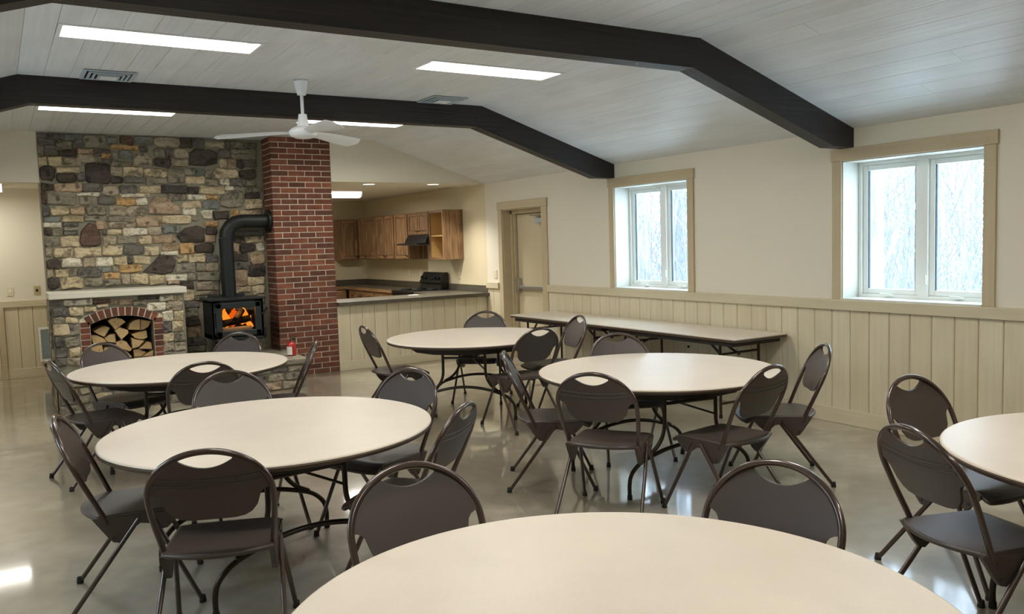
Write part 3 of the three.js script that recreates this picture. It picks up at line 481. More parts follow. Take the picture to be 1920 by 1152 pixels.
// firewood in the arch: split logs, each lying with its cut end to the front
{
  const logs = [
    [[410, 410], [450, 370], [560, 350], [660, 370], [720, 420], [540, 560]], [[150, 600], [240, 540], [350, 500], [440, 530], [340, 690], [240, 650]], [[85, 665], [200, 660], [320, 715], [385, 775], [150, 835]], [[340, 715], [440, 650], [530, 640], [550, 800], [400, 780]],
    [[530, 575], [620, 520], [765, 570], [780, 620], [650, 742]], [[775, 560], [800, 460], [880, 400], [980, 372], [985, 565]], [[990, 380], [1100, 400], [1180, 412], [1130, 510], [1050, 558], [990, 568]], [[835, 650], [960, 602], [1100, 575], [1115, 700], [1040, 738], [900, 715]],
    [[832, 705], [900, 742], [1060, 762], [960, 868], [850, 900]], [[965, 903], [1120, 780], [1190, 800], [1200, 905]], [[555, 790], [650, 748], [740, 780], [840, 915], [800, 950], [560, 870]], [[870, 930], [960, 912], [1095, 968], [1000, 1040], [880, 1042]], [[1040, 1042], [1120, 985], [1225, 935], [1215, 1030]],
    [[110, 845], [300, 840], [330, 960], [240, 1060], [100, 1020]], [[345, 880], [520, 870], [560, 990], [440, 1080], [330, 1020]], [[590, 890], [760, 960], [840, 1050], [700, 1130], [590, 1080]], [[880, 1060], [1190, 1055], [1150, 1200], [900, 1190]], [[110, 1080], [420, 1100], [400, 1260], [120, 1260]], [[450, 1100], [840, 1150], [800, 1290], [460, 1280]],
  ];
  const words = ['fan-shaped split log with pale end, top of the stack under the arch crown', 'split log with shaggy bark edge above the left jamb bricks', 'broad split log resting against the left brick jamb', 'triangular split log wedged under the shaggy-barked log', 'dark-ended wedge log in the middle of the firewood stack', 'half-round log with bark rim, high under the right of the arch', 'pale quarter log touching its bark-rimmed twin under the arch', 'split log with curved lower edge beside the right firebox wall', 'triangular log below the curved log in the firewood stack', 'split log lying flat-side down by the right brick jamb', 'long split log sloping down the middle of the firewood stack', 'split log low in the stack beside the right corner', 'thin split log in the lower right corner of the firebox', 'split log low by the left jamb of the firebox', 'split log low in the left half of the firebox', 'split log under the long sloping log in the firebox', 'wide split log at the bottom right of the firebox', 'wide split log at the bottom left of the firebox', 'wide split log at the bottom middle of the firebox'];
  logs.forEach((pl, i) => {
    const zf = -10.47 - (i % 4) * 0.012, poly = pl.map(p => { const q = onZ(160 + p[0] / 9.6, 560 + p[1] / 9.6, zf); return [Math.min(1.508, Math.max(0.862, q.x)), Math.max(HEARTH_Y + 0.002, q.y)]; }); if (area(poly) < 0) poly.reverse();
    const t = thing('split_log', words[i], 'firewood', [0, 0, 0], 0, 'split logs in the arched opening');
    mesh('wood', prism(poly, zf - 0.33, zf, (a, b, c) => [a, b, c], 'z'), M.endgrain, t);
    // bark on the longest outer edge
    let best = 0, bl = 0; poly.forEach((p, k) => { const q = poly[(k + 1) % poly.length], l = Math.hypot(p[0] - q[0], p[1] - q[1]) * (0.5 + (p[1] + q[1]) / 2); if (l > bl) { bl = l; best = k; } });
    const p = poly[best], q = poly[(best + 1) % poly.length], nx = (q[1] - p[1]), ny = -(q[0] - p[0]), nl = Math.hypot(nx, ny), e = 0.007;
    mesh('bark', prism([[p[0], p[1]], [p[0] + nx / nl * e, p[1] + ny / nl * e], [q[0] + nx / nl * e, q[1] + ny / nl * e], [q[0], q[1]]], zf - 0.335, zf + 0.004, (a, b, c) => [a, b, c], 'z'), M.bark, t);
  });
}

// ================================================================ wood stove
{
  const t = thing('wood_stove', 'black cast iron wood stove with a fire burning behind its glass door', 'stove', [0, 0, 0]);
  const x0 = 2.14, x1 = 2.755, zf = -10.27, zb = -10.74, yb = 0.585, yt = 1.05;
  mesh('pedestal', bx(2.26, HEARTH_Y, zb + 0.06, 2.64, yb, zf - 0.06, 0.01), M.iron, t);
  mesh('base_plate', bx(2.22, HEARTH_Y, zb + 0.04, 2.68, HEARTH_Y + 0.025, zf - 0.03, 0.005), M.iron, t);
  mesh('body', merge([bx(x0, yb, zb, x0 + 0.03, yt, zf, 0.006), bx(x1 - 0.03, yb, zb, x1, yt, zf, 0.006), bx(x0, yb, zb, x1, yb + 0.06, zf, 0.006), bx(x0, yt - 0.03, zb, x1, yt, zf, 0.006), bx(x0, yb, zb, x1, yt, zb + 0.03, 0.006), bx(x0, yb, zf - 0.03, x0 + 0.1, yt, zf), bx(x1 - 0.1, yb, zf - 0.03, x1, yt, zf)]), M.iron, t);
  mesh('top_plate', bx(x0 - 0.03, yt, zb - 0.02, x1 + 0.03, yt + 0.022, zf + 0.035, 0.006), M.iron, t);
  mesh('rear_fence', bx(x0 + 0.06, yt + 0.02, zb + 0.0, x1 - 0.1, yt + 0.055, zb + 0.015, 0.003), M.iron, t);
  mesh('ash_lip', bx(x0 + 0.03, yb - 0.015, zf, x1 - 0.03, yb + 0.012, zf + 0.06, 0.004), M.iron, t);
  const d0 = 2.185, d1 = 2.715, e0 = 0.615, e1 = 1.022, fr = 0.068, zd = zf + 0.03;
  const door = mesh('door', merge([bx(d0, e0, zf, d0 + fr, e1, zd, 0.008), bx(d1 - fr, e0, zf, d1, e1, zd, 0.008), bx(d0, e1 - fr, zf, d1, e1, zd, 0.008), bx(d0, e0, zf, d1, e0 + fr, zd, 0.008)]), M.ironDoor, t);
  mesh('glass', bx(d0 + fr - 0.01, e0 + fr - 0.01, zf + 0.004, d1 - fr + 0.01, e1 - fr + 0.01, zf + 0.008), M.stoveGlass, door);
  mesh('handle', rod([d1 + 0.01, 0.86, zd], [d1 + 0.07, 0.94, zd + 0.05], 0.011), M.black, door);
  for (const y of [0.70, 0.94]) mesh('hinge', rod([d0 - 0.012, y - 0.035, zd - 0.005], [d0 - 0.012, y + 0.035, zd - 0.005], 0.012), M.ironDoor, door);
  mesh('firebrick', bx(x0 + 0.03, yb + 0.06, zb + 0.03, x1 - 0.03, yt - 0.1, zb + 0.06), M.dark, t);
  // burning logs and flames
  const logM = S({ color: 0x4a3a30, roughness: 0.95, map: T_bark }), ash = S({ color: 0xa9a193, roughness: 0.95 });
  mesh('burning_log', rod([2.26, 0.685, -10.36], [2.62, 0.69, -10.34], 0.035), ash, t);
  mesh('burning_log', rod([2.32, 0.76, -10.46], [2.64, 0.80, -10.50], 0.045), logM, t);
  mesh('burning_log', rod([2.45, 0.80, -10.40], [2.56, 0.90, -10.55], 0.042), logM, t);
  const fl = S({ color: 0x000000, emissive: 0xff6a12, emissiveIntensity: 1.0 }), fl2 = S({ color: 0x000000, emissive: 0xff9a2e, emissiveIntensity: 1.5 });
  [[2.36, 0.70, -10.52, 0.055, 0.26], [2.43, 0.70, -10.56, 0.05, 0.22], [2.58, 0.72, -10.56, 0.06, 0.24], [2.50, 0.74, -10.60, 0.06, 0.20], [2.64, 0.68, -10.5, 0.04, 0.16]].forEach(([x, y, z, r, h], i) => {
    const g = lathe([[0.001, 0], [r * 0.8, h * 0.12], [r, h * 0.3], [r * 0.72, h * 0.55], [r * 0.3, h * 0.82], [0.001, h]], 0, 0, 0, 10), p = g.attributes.position;
    for (let k = 0; k < p.count; k++) { const q = p.getY(k) / h; p.setX(k, p.getX(k) + 0.02 * Math.sin(q * 6 + i * 2)); } g.computeVertexNormals(); g.translate(x, y, z);
    mesh('flame', g, i % 2 ? fl : fl2, t);
  });
  const glow = new THREE.PointLight(new THREE.Color().setRGB(1, 0.5, 0.16), 0.22, 3); glow.position.set(2.48, 0.93, -10.42); glow.castShadow = true; scene.add(glow);
  // flue pipe, elbow into the chimney
  const zp = -10.74, r = 0.086, xp = 2.465, yh = 2.01, c = new THREE.CurvePath();
  c.add(new THREE.LineCurve3(V(xp, yt + 0.02, zp), V(xp, 1.79, zp)));
  const pipe = mesh('flue_pipe', rod([xp, yt + 0.02, zp], [xp, 1.80, zp], r, 24), M.iron, t);
  const arc = []; for (let i = 0; i <= 4; i++) { const a = Math.PI / 2 * i / 4; arc.push(V(xp + 0.21 - 0.21 * Math.cos(a), 1.80 + 0.21 * Math.sin(a), zp)); }
  const segs = []; for (let i = 0; i < 4; i++) segs.push(rod(arc[i], arc[i + 1], r * 0.998, 24)); for (let i = 1; i < 4; i++) { const s = new THREE.SphereGeometry(r * 0.996, 24, 12); s.translate(arc[i].x, arc[i].y, arc[i].z); segs.push(s); }
  mesh('elbow', merge(segs), M.iron, pipe);
  mesh('horizontal_run', rod([xp + 0.2, yh, zp], [3.012, yh, zp], r, 24), M.iron, pipe);
  mesh('collar', rod([2.98, yh, zp], [3.013, yh, zp], r + 0.055, 28), M.iron, pipe);
  mesh('seam_ring', rod([xp, 1.785, zp], [xp, 1.80, zp], r + 0.003, 24), M.iron, pipe);
}
// fire extinguisher on the hearth
{
  const t = thing('fire_extinguisher', 'small red fire extinguisher with white label standing on the hearth end', 'extinguisher', [2.99, HEARTH_Y, -9.98], 0.0), r = 0.055;
  mesh('cylinder', lathe([[0, 0], [r - 0.008, 0], [r, 0.01], [r, 0.12], [r * 0.85, 0.15], [r * 0.4, 0.168], [0.014, 0.172], [0, 0.172]], 0, 0, 0, 28), M.red, t);
  const lab = new THREE.CylinderGeometry(r + 0.0008, r + 0.0008, 0.1, 24, 1, true, -1.9, 1.75); lab.translate(0, 0.064, 0); mesh('label_band', lab, S({ color: 0xe8e6e2, roughness: 0.5, side: THREE.DoubleSide }), t);
  mesh('valve', merge([cyl(0, 0.165, 0.195, 0, 0.016), bx(-0.012, 0.185, -0.012, 0.05, 0.2, 0.012, 0.003)]), M.black, t);
  mesh('lever', merge([bx(-0.01, 0.203, -0.009, 0.062, 0.212, 0.009, 0.003)]), M.black, t);
  const ga = new THREE.CylinderGeometry(0.012, 0.012, 0.012, 14); ga.rotateX(Math.PI / 2); ga.translate(0, 0.185, 0.02); mesh('gauge', ga, M.steel, t);
}

// ================================================================ kitchen
const halfWall = struct('wall_peninsula', null, null, 'low kitchen half wall clad in tan boards');
mesh('core', bx(3.80, 0, ZK - 0.12, XR, 0.865, ZK - 0.02), M.wains[0], halfWall);
{
  const n = 13, w = (XR - 0.02 - 3.80) / n;
  for (let i = 0; i < n; i++) { const u = 3.80 + i * w + 0.0018, v = u + w - 0.0036, c = 0.006; mesh('board', prism([[u, ZK - 0.019], [v, ZK - 0.019], [v, ZK - c], [v - c, ZK], [u + c, ZK], [u, ZK - c]], 0.12, 0.865, (a, b, t) => [a, t, b], 'y'), M.wains[Math.floor(rnd() * 4)], halfWall); }
  mesh('baseboard', bx(3.80, 0, ZK - 0.01, XR - 0.02, 0.125, ZK + 0.006, 0.004), M.wains[1], halfWall);
}
{
  const t = thing('kitchen_counter', 'speckled brown laminate counter on the kitchen half wall', 'counter');
  mesh('top', merge([bx(3.80, 0.872, -11.2, XR - 0.001, 0.92, ZK + 0.075, 0.004), bx(5.46, 0.872, -11.74, XR - 0.001, 0.92, -11.19, 0.003)]), M.counter, t);
  mesh('backsplash', bx(XR - 0.022, 0.92, -11.74, XR, 1.02, ZK + 0.03, 0.004), M.counter, t);
  const u = thing('worktop', 'speckled brown laminate worktop running into the far kitchen corner', 'counter');
  mesh('top', merge([bx(5.46, 0.872, -15.24, XR - 0.001, 0.92, -12.545, 0.004), bx(3.05, 0.872, -15.24, 5.47, 0.92, -14.58, 0.004)]), M.counter, u);
  mesh('edge_strip', merge([bx(5.452, 0.872, -14.58, 5.461, 0.92, -12.545), bx(3.05, 0.872, -14.581, 5.46, 0.92, -14.572)]), M.cab, u);
  mesh('backsplash', merge([bx(XR - 0.022, 0.92, -15.24, XR, 1.02, -12.545, 0.004), bx(3.05, 0.92, -15.249, XR - 0.02, 1.02, -15.228, 0.004)]), M.counter, u);
}
// cabinet built facing +z at the origin, w wide, h high, d deep; doors: list of widths
function cabinet(label, pos, turn, w, h, d, doors, opt = {}) {
  const t = thing(opt.base ? 'base_cabinet' : 'wall_cabinet', label, 'cabinet', pos, turn, opt.base ? 'kitchen base cabinets' : 'kitchen wall cabinets');
  if (opt.open) {
    const k = 0.02;
    mesh('carcass', merge([bx(-w / 2, 0, -d, -w / 2 + k, h, 0, 0.002, 'y'), bx(w / 2 - k, 0, -d, w / 2, h, 0, 0.002, 'y'), bx(-w / 2 + k, h - k, -d, w / 2 - k, h, 0), bx(-w / 2 + k, 0, -d, w / 2 - k, k, 0)]), M.cab, t);
    mesh('face_frame', merge([bx(-w / 2, 0, 0, -w / 2 + 0.035, h, 0.016, 0.002, 'y'), bx(w / 2 - 0.035, 0, 0, w / 2, h, 0.016, 0.002, 'y'), bx(-w / 2 + 0.035, h - 0.04, 0, w / 2 - 0.035, h, 0.016, 0.002), bx(-w / 2 + 0.035, 0, 0, w / 2 - 0.035, 0.035, 0.016, 0.002)]), M.cab, t);
    mesh('back_panel', bx(-w / 2 + k, k, -d, w / 2 - k, h - k, -d + 0.008), M.cabLight, t);
    mesh('shelf', bx(-w / 2 + k, h * 0.47, -d + 0.008, w / 2 - k, h * 0.47 + 0.02, -0.005), M.cabLight, t);
    mesh('inner_lining', bx(-w / 2 + k, k, -d + 0.008, -w / 2 + k + 0.003, h - k, -0.002), M.cabLight, t); mesh('inner_lining', bx(w / 2 - k - 0.003, k, -d + 0.008, w / 2 - k, h - k, -0.002), M.cabLight, t);
    return t;
  }
  mesh('carcass', bx(-w / 2, opt.base ? 0.1 : 0, -d, w / 2, h, 0, 0.002, 'y'), M.cab, t);
  if (opt.base) mesh('toe_kick', bx(-w / 2, 0, -d, w / 2, 0.1, -0.06), M.cab, t);
  let x = -w / 2 + 0.012; const sum = doors.reduce((a, b) => a + b, 0), y0 = opt.base ? 0.12 : 0.012, y1 = opt.base ? h - 0.2 : h - 0.012;
  doors.forEach((p, i) => {
    const dw = (w - 0.024) * p / sum, a = x + 0.008, b = x + dw - 0.008, f = Math.min(0.055, (b - a) * 0.26); x += dw;
    const dr = mesh('door', merge([bx(a, y0, 0.001, a + f, y1, 0.02, 0.003, 'y'), bx(b - f, y0, 0.001, b, y1, 0.02, 0.003, 'y'), bx(a + f, y1 - f, 0.001, b - f, y1, 0.02, 0.003), bx(a + f, y0, 0.001, b - f, y0 + f, 0.02, 0.003)]), M.cab, t);
    mesh('panel', bx(a + f + 0.003, y0 + f + 0.003, 0.001, b - f - 0.003, y1 - f - 0.003, 0.014, 0.008, 'y'), M.cab, dr);
    const left = opt.pull ? opt.pull[i] < 0 : i === doors.length - 1 && doors.length > 1, px = left ? a + f / 2 : b - f / 2, py = opt.base ? y1 - 0.06 : y0 + 0.05;
    mesh('pull', merge([bx(px - 0.03, py - 0.006, 0.035, px + 0.03, py + 0.006, 0.045, 0.004), bx(px - 0.026, py - 0.004, 0.02, px - 0.018, py + 0.004, 0.037), bx(px + 0.018, py - 0.004, 0.02, px + 0.026, py + 0.004, 0.037)]), M.black, dr);
    if (opt.base) { const dw2 = mesh('drawer', bx(a, h - 0.185, 0.001, b, h - 0.02, 0.02, 0.004), M.cab, t); mesh('pull', bx((a + b) / 2 - 0.035, h - 0.108, 0.02, (a + b) / 2 + 0.035, h - 0.094, 0.042, 0.004), M.black, dw2); }
  });
  return t;
}
const UX = 5.785, UD = 0.329, fw = -Math.PI / 2;            // wall cabinets on the right kitchen wall face -x
const wc = (label, za, zb, y0, y1, doors, opt) => cabinet(label, [UX, y0, (za + zb) / 2], fw, Math.abs(zb - za) - 0.002, y1 - y0, UD, doors, opt);
wc('open wooden wall cabinet with one shelf, without a door', -11.26, -11.745, 1.41, 2.165, [], { open: true });
wc('short two-door wooden wall cabinet above the range hood', -11.745, -12.525, 1.80, 2.165, [1, 1], { pull: [1, -1] });
wc('single-door wooden wall cabinet beside the range hood', -12.525, -13.09, 1.41, 2.165, [1], { pull: [1] });
wc('tall two-door wooden wall cabinet between single-door cabinets', -13.09, -13.88, 1.41, 2.165, [1, 1], { pull: [1, -1] });
wc('single-door wooden wall cabinet next to the narrow corner cabinet', -13.88, -14.41, 1.41, 2.165, [1], { pull: [-1] });
wc('narrow wooden wall cabinet in the kitchen corner', -14.41, -14.72, 1.41, 2.165, [1], { pull: [-1] });
cabinet('wooden wall cabinet hung on the far kitchen wall', [5.66, 1.40, -14.92], 0, 0.36, 0.76, 0.325, [1], { pull: [1] });
const bc = (label, za, zb, doors) => cabinet(label, [5.49, 0, (za + zb) / 2], fw, Math.abs(zb - za) - 0.002, 0.87, 0.6, doors, { base: true });
bc('wooden base cabinet just beyond the range', -12.55, -13.35, [1, 1]);
bc('wooden base cabinet before the kitchen corner', -13.35, -14.56, [1, 1, 1]);
bc('wooden base cabinet between range and half wall', -11.22, -11.735, [1]);
cabinet('wooden base cabinet under the far kitchen window wall worktop', [4.9, 0, -14.62], 0, 1.1, 0.87, 0.6, [1, 1], { base: true });
cabinet('wooden base cabinet in the hidden left kitchen corner', [3.7, 0, -14.62], 0, 1.25, 0.87, 0.6, [1, 1], { base: true });
{ // range hood
  const t = thing('range_hood', 'black range hood under the short cabinet', 'hood'), z0 = -12.52, z1 = -11.75;
  mesh('shell', prism([[5.70, 1.67], [XR - 0.002, 1.65], [XR - 0.002, 1.796], [5.77, 1.796], [5.72, 1.72]], z0, z1, (a, b, t) => [a, b, t]), M.black, t);
  mesh('lip', bx(5.56, 1.645, z0 - 0.003, 6.0, 1.672, z1 + 0.003, 0.008), M.black, t);
  mesh('filter', bx(5.64, 1.638, z0 + 0.06, 5.98, 1.646, z1 - 0.06), M.grille, t);
}
{ // range
  const t = thing('electric_range', 'black electric range with raised control panel', 'stove'), z0 = -12.53, z1 = -11.755, x0 = 5.47;
  mesh('body', bx(x0, 0.02, z0, XR - 0.03, 0.885, z1, 0.006), M.black, t);
  mesh('cooktop', bx(x0 - 0.03, 0.885, z0 - 0.002, XR - 0.03, 0.925, z1 + 0.002, 0.008), M.black, t);
  for (const [x, z, r] of [[5.62, -12.33, 0.1], [5.62, -11.95, 0.08], [5.88, -12.33, 0.08], [5.88, -11.95, 0.1]]) { const g = new THREE.TorusGeometry(r * 0.75, r * 0.12, 8, 28); g.rotateX(Math.PI / 2); g.translate(x, 0.933, z); const g2 = new THREE.TorusGeometry(r * 0.35, r * 0.12, 8, 24); g2.rotateX(Math.PI / 2); g2.translate(x, 0.933, z); mesh('burner', merge([g, g2]), M.iron, t); }
  const bg = mesh('control_panel', prism([[5.94, 0.925], [XR - 0.03, 0.925], [XR - 0.03, 1.195], [6.03, 1.195], [5.94, 1.03], [5.97, 1.01]], z0 + 0.01, z1 - 0.01, (a, b, c) => [a, b, c]), M.black, t);
  for (const z of [-12.44, -12.32, -11.97, -11.85]) { const g = rod([5.965, 1.105, z], [5.94, 1.12, z], 0.022, 16); mesh('knob', g, M.iron, bg); }
  const dsp = new THREE.PlaneGeometry(0.16, 0.07); dsp.rotateY(-Math.PI / 2); dsp.rotateZ(-0.5); dsp.translate(5.972, 1.115, -12.14); mesh('display', dsp, S({ color: 0x12202a, roughness: 0.15 }), bg);  // panel in dark blue: a bluish reflection put into its colour
  mesh('oven_door', bx(x0 - 0.035, 0.2, z0 + 0.01, x0, 0.83, z1 - 0.01, 0.008), M.black, t);
  mesh('handle', rod([x0 - 0.07, 0.78, z0 + 0.06], [x0 - 0.07, 0.78, z1 - 0.06], 0.012), M.iron, t);
}
tag(mesh('paper_sheet', bx(5.06, 0.9205, -11.08, 5.20, 0.9225, -10.98), M.paper), 'white paper sheet lying on the half wall counter', 'paper');
for (const [z, w] of [[-13.25, 'cream outlet plate under the tall two-door cabinet'], [-12.80, 'cream outlet plate beside the range under single-door cabinet'], [-11.42, 'cream outlet plate on kitchen wall beside the range, below open cabinet']]) {
  const t = thing('wall_outlet', w, 'outlet', [XR, 1.16, z]); mesh('plate', bx(-0.008, -0.06, -0.038, 0, 0.06, 0.038, 0.002), M.plate, t);
  for (const y of [-0.022, 0.022]) mesh('socket', bx(-0.011, y - 0.014, -0.016, -0.008, y + 0.014, 0.016, 0.001), M.white, t);
}
for (const [x, m, w] of [[0.142, M.plate, 'cream wall switch above the passage chair rail'], [0.457, M.plateTan, 'tan outlet plate above the passage chair rail beside the stones']]) {
  const t = thing('wall_outlet', w, 'outlet', [x, 1.185, -13.07]); mesh('plate', bx(-0.037, -0.06, 0, 0.037, 0.06, 0.008, 0.002), m, t); mesh('socket', bx(-0.012, -0.018, 0.008, 0.012, 0.018, 0.012, 0.001), m === M.plate ? M.white : M.dark, t);
}
{ // return air grille in the passage
  const t = thing('air_register', 'white framed air grille low on the passage wainscot', 'vent', [0.545, 0.44, -13.045]);
  mesh('frame', merge([bx(-0.14, -0.235, 0, -0.115, 0.235, 0.014, 0.003), bx(0.115, -0.235, 0, 0.14, 0.235, 0.014, 0.003), bx(-0.115, 0.205, 0, 0.115, 0.235, 0.014, 0.003), bx(-0.115, -0.235, 0, 0.115, -0.205, 0.014, 0.003)]), M.white, t);
  for (let i = 0; i < 20; i++) { const g = bx(-0.115, -0.007, -0.001, 0.115, 0.007, 0.002); g.rotateX(0.6); g.translate(0, -0.195 + i * 0.0205, 0.006); mesh('slat', g, M.grille, t); }
  mesh('backing', bx(-0.13, -0.22, -0.004, 0.13, 0.22, 0), M.grille, t);
  t.position.x = 0.575;
}

// ================================================================ ceiling lights, vents, fan
function rect(x, y, z, w, d, power, color = LAMP_COLOR) {
  const l = new THREE.RectAreaLight(color, power, w, d); l.position.set(x, y, z); l.lookAt(x, y - 1, z); scene.add(l); return l;
}
function troffer(xc, zc, label) {
  const t = thing('ceiling_light', label, 'ceiling light', [xc, YF, zc], 0, 'recessed ceiling troffers'), a = 0.628, b = 0.178, f = 0.026;
  mesh('frame', merge([bx(-a, -0.006, -b, a, 0.006, -b + f, 0.002), bx(-a, -0.006, b - f, a, 0.006, b, 0.002), bx(-a, -0.006, -b + f, -a + f, 0.006, b - f, 0.002), bx(a - f, -0.006, -b + f, a, 0.006, b - f, 0.002)]), M.metalWhite, t);
  mesh('housing', merge([bx(-a + 0.004, 0.006, -b + 0.004, -a + 0.02, 0.13, b - 0.004), bx(a - 0.02, 0.006, -b + 0.004, a - 0.004, 0.13, b - 0.004), bx(-a + 0.02, 0.006, -b + 0.004, a - 0.02, 0.13, -b + 0.02), bx(-a + 0.02, 0.006, b - 0.02, a - 0.02, 0.13, b - 0.004), bx(-a + 0.02, 0.12, -b + 0.02, a - 0.02, 0.13, b - 0.02)]), M.metalWhite, t);
  mesh('diffuser', bx(-a + 0.06, 0.05, -b + 0.055, a - 0.06, 0.056, b - 0.055), M.lampGlow, t);
  rect(xc, YF + 0.045, zc, 2 * (a - 0.065), 2 * (b - 0.06), LAMP * 1.3);
}
const rowWords = ['between the two dark beams', 'between stone wall and beam', 'before the beam farther from the fireplace', 'at the room end opposite the fireplace'];
lightRows.forEach((z, i) => { troffer(1.05, z, `recessed ceiling light in line with fireplace, ${rowWords[i]}`); troffer(3.57, z, `recessed ceiling light on window side, ${rowWords[i]}`); });
function wrapLight(xc, y, z, len, label, power) {
  const t = thing('ceiling_light', label, 'ceiling light', [xc, y, z]);
  const prof = [[-0.14, 0], [-0.14, -0.03], [-0.115, -0.07], [-0.06, -0.09], [0.06, -0.09], [0.115, -0.07], [0.14, -0.03], [0.14, 0]];
  mesh('diffuser', prism(prof, -len / 2 + 0.02, len / 2 - 0.02, (a, b, c) => [c, b, a]), M.lampGlow, t);
  mesh('end_cap', prism(prof.map(p => [p[0] * 1.03, p[1] * 1.03]), -len / 2, -len / 2 + 0.02, (a, b, c) => [c, b, a]), M.metalWhite, t);
  mesh('end_cap', prism(prof.map(p => [p[0] * 1.03, p[1] * 1.03]), len / 2 - 0.02, len / 2, (a, b, c) => [c, b, a]), M.metalWhite, t);
  rect(xc, y - 0.1, z, len - 0.06, 0.24, power);
}
wrapLight(4.35, 2.505, -12.55, 1.25, 'wraparound fluorescent light on the kitchen ceiling', 42);
wrapLight(-0.49, 2.56, -12.35, 1.28, 'wraparound fluorescent light on the passage ceiling', 20);
for (const [x, z, w] of [[4.45, -10.87, 'round recessed kitchen downlight beside the wraparound light'], [5.38, -10.76, 'round recessed kitchen downlight near the range cabinets']]) {
  const t = thing('downlight', w, 'ceiling light', [x, 2.505, z]);
  mesh('trim_ring', lathe([[0.08, -0.001], [0.082, -0.006], [0.1, -0.005], [0.105, 0], [0.08, -0.001]], 0, 0, 0, 32), M.white, t);
  const g = new THREE.CircleGeometry(0.082, 28); g.rotateX(Math.PI / 2); g.translate(0, -0.007, 0); mesh('lamp', g, M.lampGlow, t);
  const l = new THREE.SpotLight(LAMP_COLOR, 12, 6, 1.05, 0.7); l.position.set(x, 2.48, z); l.target.position.set(x, 0, z); l.castShadow = true; l.shadow.radius = 3; scene.add(l); scene.add(l.target);
}
function ceilingVent(xc, zc, label) {
  const t = thing('ceiling_vent', label, 'vent', [xc, YF, zc], 0, 'square ceiling diffusers'), a = 0.19;
  for (const [s, y, w] of [[a, -0.012, 0.028], [a * 0.78, -0.018, 0.02], [a * 0.6, -0.022, 0.018], [a * 0.42, -0.026, 0.018]]) mesh('louver', merge([bx(-s, y, -s, s, y + 0.008, -s + w, 0.002), bx(-s, y, s - w, s, y + 0.008, s, 0.002), bx(-s, y, -s + w, -s + w, y + 0.008, s - w, 0.002), bx(s - w, y, -s + w, s, y + 0.008, s - w, 0.002)]), M.grille, t);
  mesh('center_plate', bx(-0.06, -0.03, -0.06, 0.06, -0.022, 0.06, 0.002), M.metalWhite, t); mesh('backing', bx(-a + 0.01, -0.004, -a + 0.01, a - 0.01, 0, a - 0.01), M.dark, t);
}
ceilingVent(0.855, -7.35, 'square ceiling air diffuser in line with the fireplace');
ceilingVent(3.83, -7.38, 'square ceiling air diffuser on the window side');
{ // ceiling fan
  const t = thing('ceiling_fan', 'white three-blade ceiling fan on a short rod', 'ceiling fan', [2.285, YF, -6.97]), yh = -0.44;
  mesh('canopy', lathe([[0, 0], [0.062, 0], [0.06, -0.02], [0.045, -0.09], [0.036, -0.125], [0, -0.125]], 0, 0, 0, 28), M.metalWhite, t);
  mesh('rod', rod([0, -0.12, 0], [0, -0.33, 0], 0.014, 14), M.metalWhite, t);
  mesh('coupling', merge([cyl(0, -0.345, -0.285, 0, 0.042, 0.034), cyl(0, -0.41, -0.345, 0, 0.055, 0.045)]), M.metalWhite, t);
  mesh('motor_housing', lathe([[0, -0.385], [0.07, -0.39], [0.10, -0.405], [0.118, -0.425], [0.122, -0.44], [0.112, -0.447], [0.115, -0.455], [0.102, -0.468], [0.07, -0.484], [0, -0.49]], 0, 0, 0, 40), M.metalWhite, t);
  for (const ang of [-88, 32, 152]) {
    const nu = 14, nv = 6, pos = [], idx = [];
    for (const side of [0, 1]) for (let i = 0; i <= nu; i++) for (let j = 0; j <= nv; j++) {
      const s = i / nu, v = j / nv - 0.5, r = lerp(0.09, 0.74, s), w = lerp(0.075, 0.165, Math.sin(Math.min(1, s * 1.1) * Math.PI / 2)) * (s > 0.93 ? Math.sqrt(1 - ((s - 0.93) / 0.075) ** 2) : 1);
      const tilt = 0.34, drop = -0.02 * sstep(0.1, 1, s) - 0.005;
      pos.push(r, yh + drop + v * w * Math.sin(tilt) + side * 0.004 + 0.02 * v * v, v * w * Math.cos(tilt));
    }
    const N = (nu + 1) * (nv + 1), id = (k, i, j) => k * N + i * (nv + 1) + j;
    for (let i = 0; i < nu; i++) for (let j = 0; j < nv; j++) { idx.push(id(0, i, j), id(0, i + 1, j), id(0, i + 1, j + 1), id(0, i, j), id(0, i + 1, j + 1), id(0, i, j + 1)); idx.push(id(1, i, j), id(1, i + 1, j + 1), id(1, i + 1, j), id(1, i, j), id(1, i, j + 1), id(1, i + 1, j + 1)); }
    const rim = []; for (let j = 0; j <= nv; j++) rim.push([0, j]); for (let i = 1; i <= nu; i++) rim.push([i, nv]); for (let j = nv - 1; j >= 0; j--) rim.push([nu, j]); for (let i = nu - 1; i > 0; i--) rim.push([i, 0]);
    rim.forEach((p, k) => { const q = rim[(k + 1) % rim.length]; idx.push(id(0, ...p), id(0, ...q), id(1, ...q), id(0, ...p), id(1, ...q), id(1, ...p)); });
    const g = new THREE.BufferGeometry(); g.setAttribute('position', new THREE.Float32BufferAttribute(pos, 3)); g.setIndex(idx); g.computeVertexNormals(); g.rotateY(ang * Math.PI / 180);
    mesh('blade', g, M.metalWhite, t);
  }
}

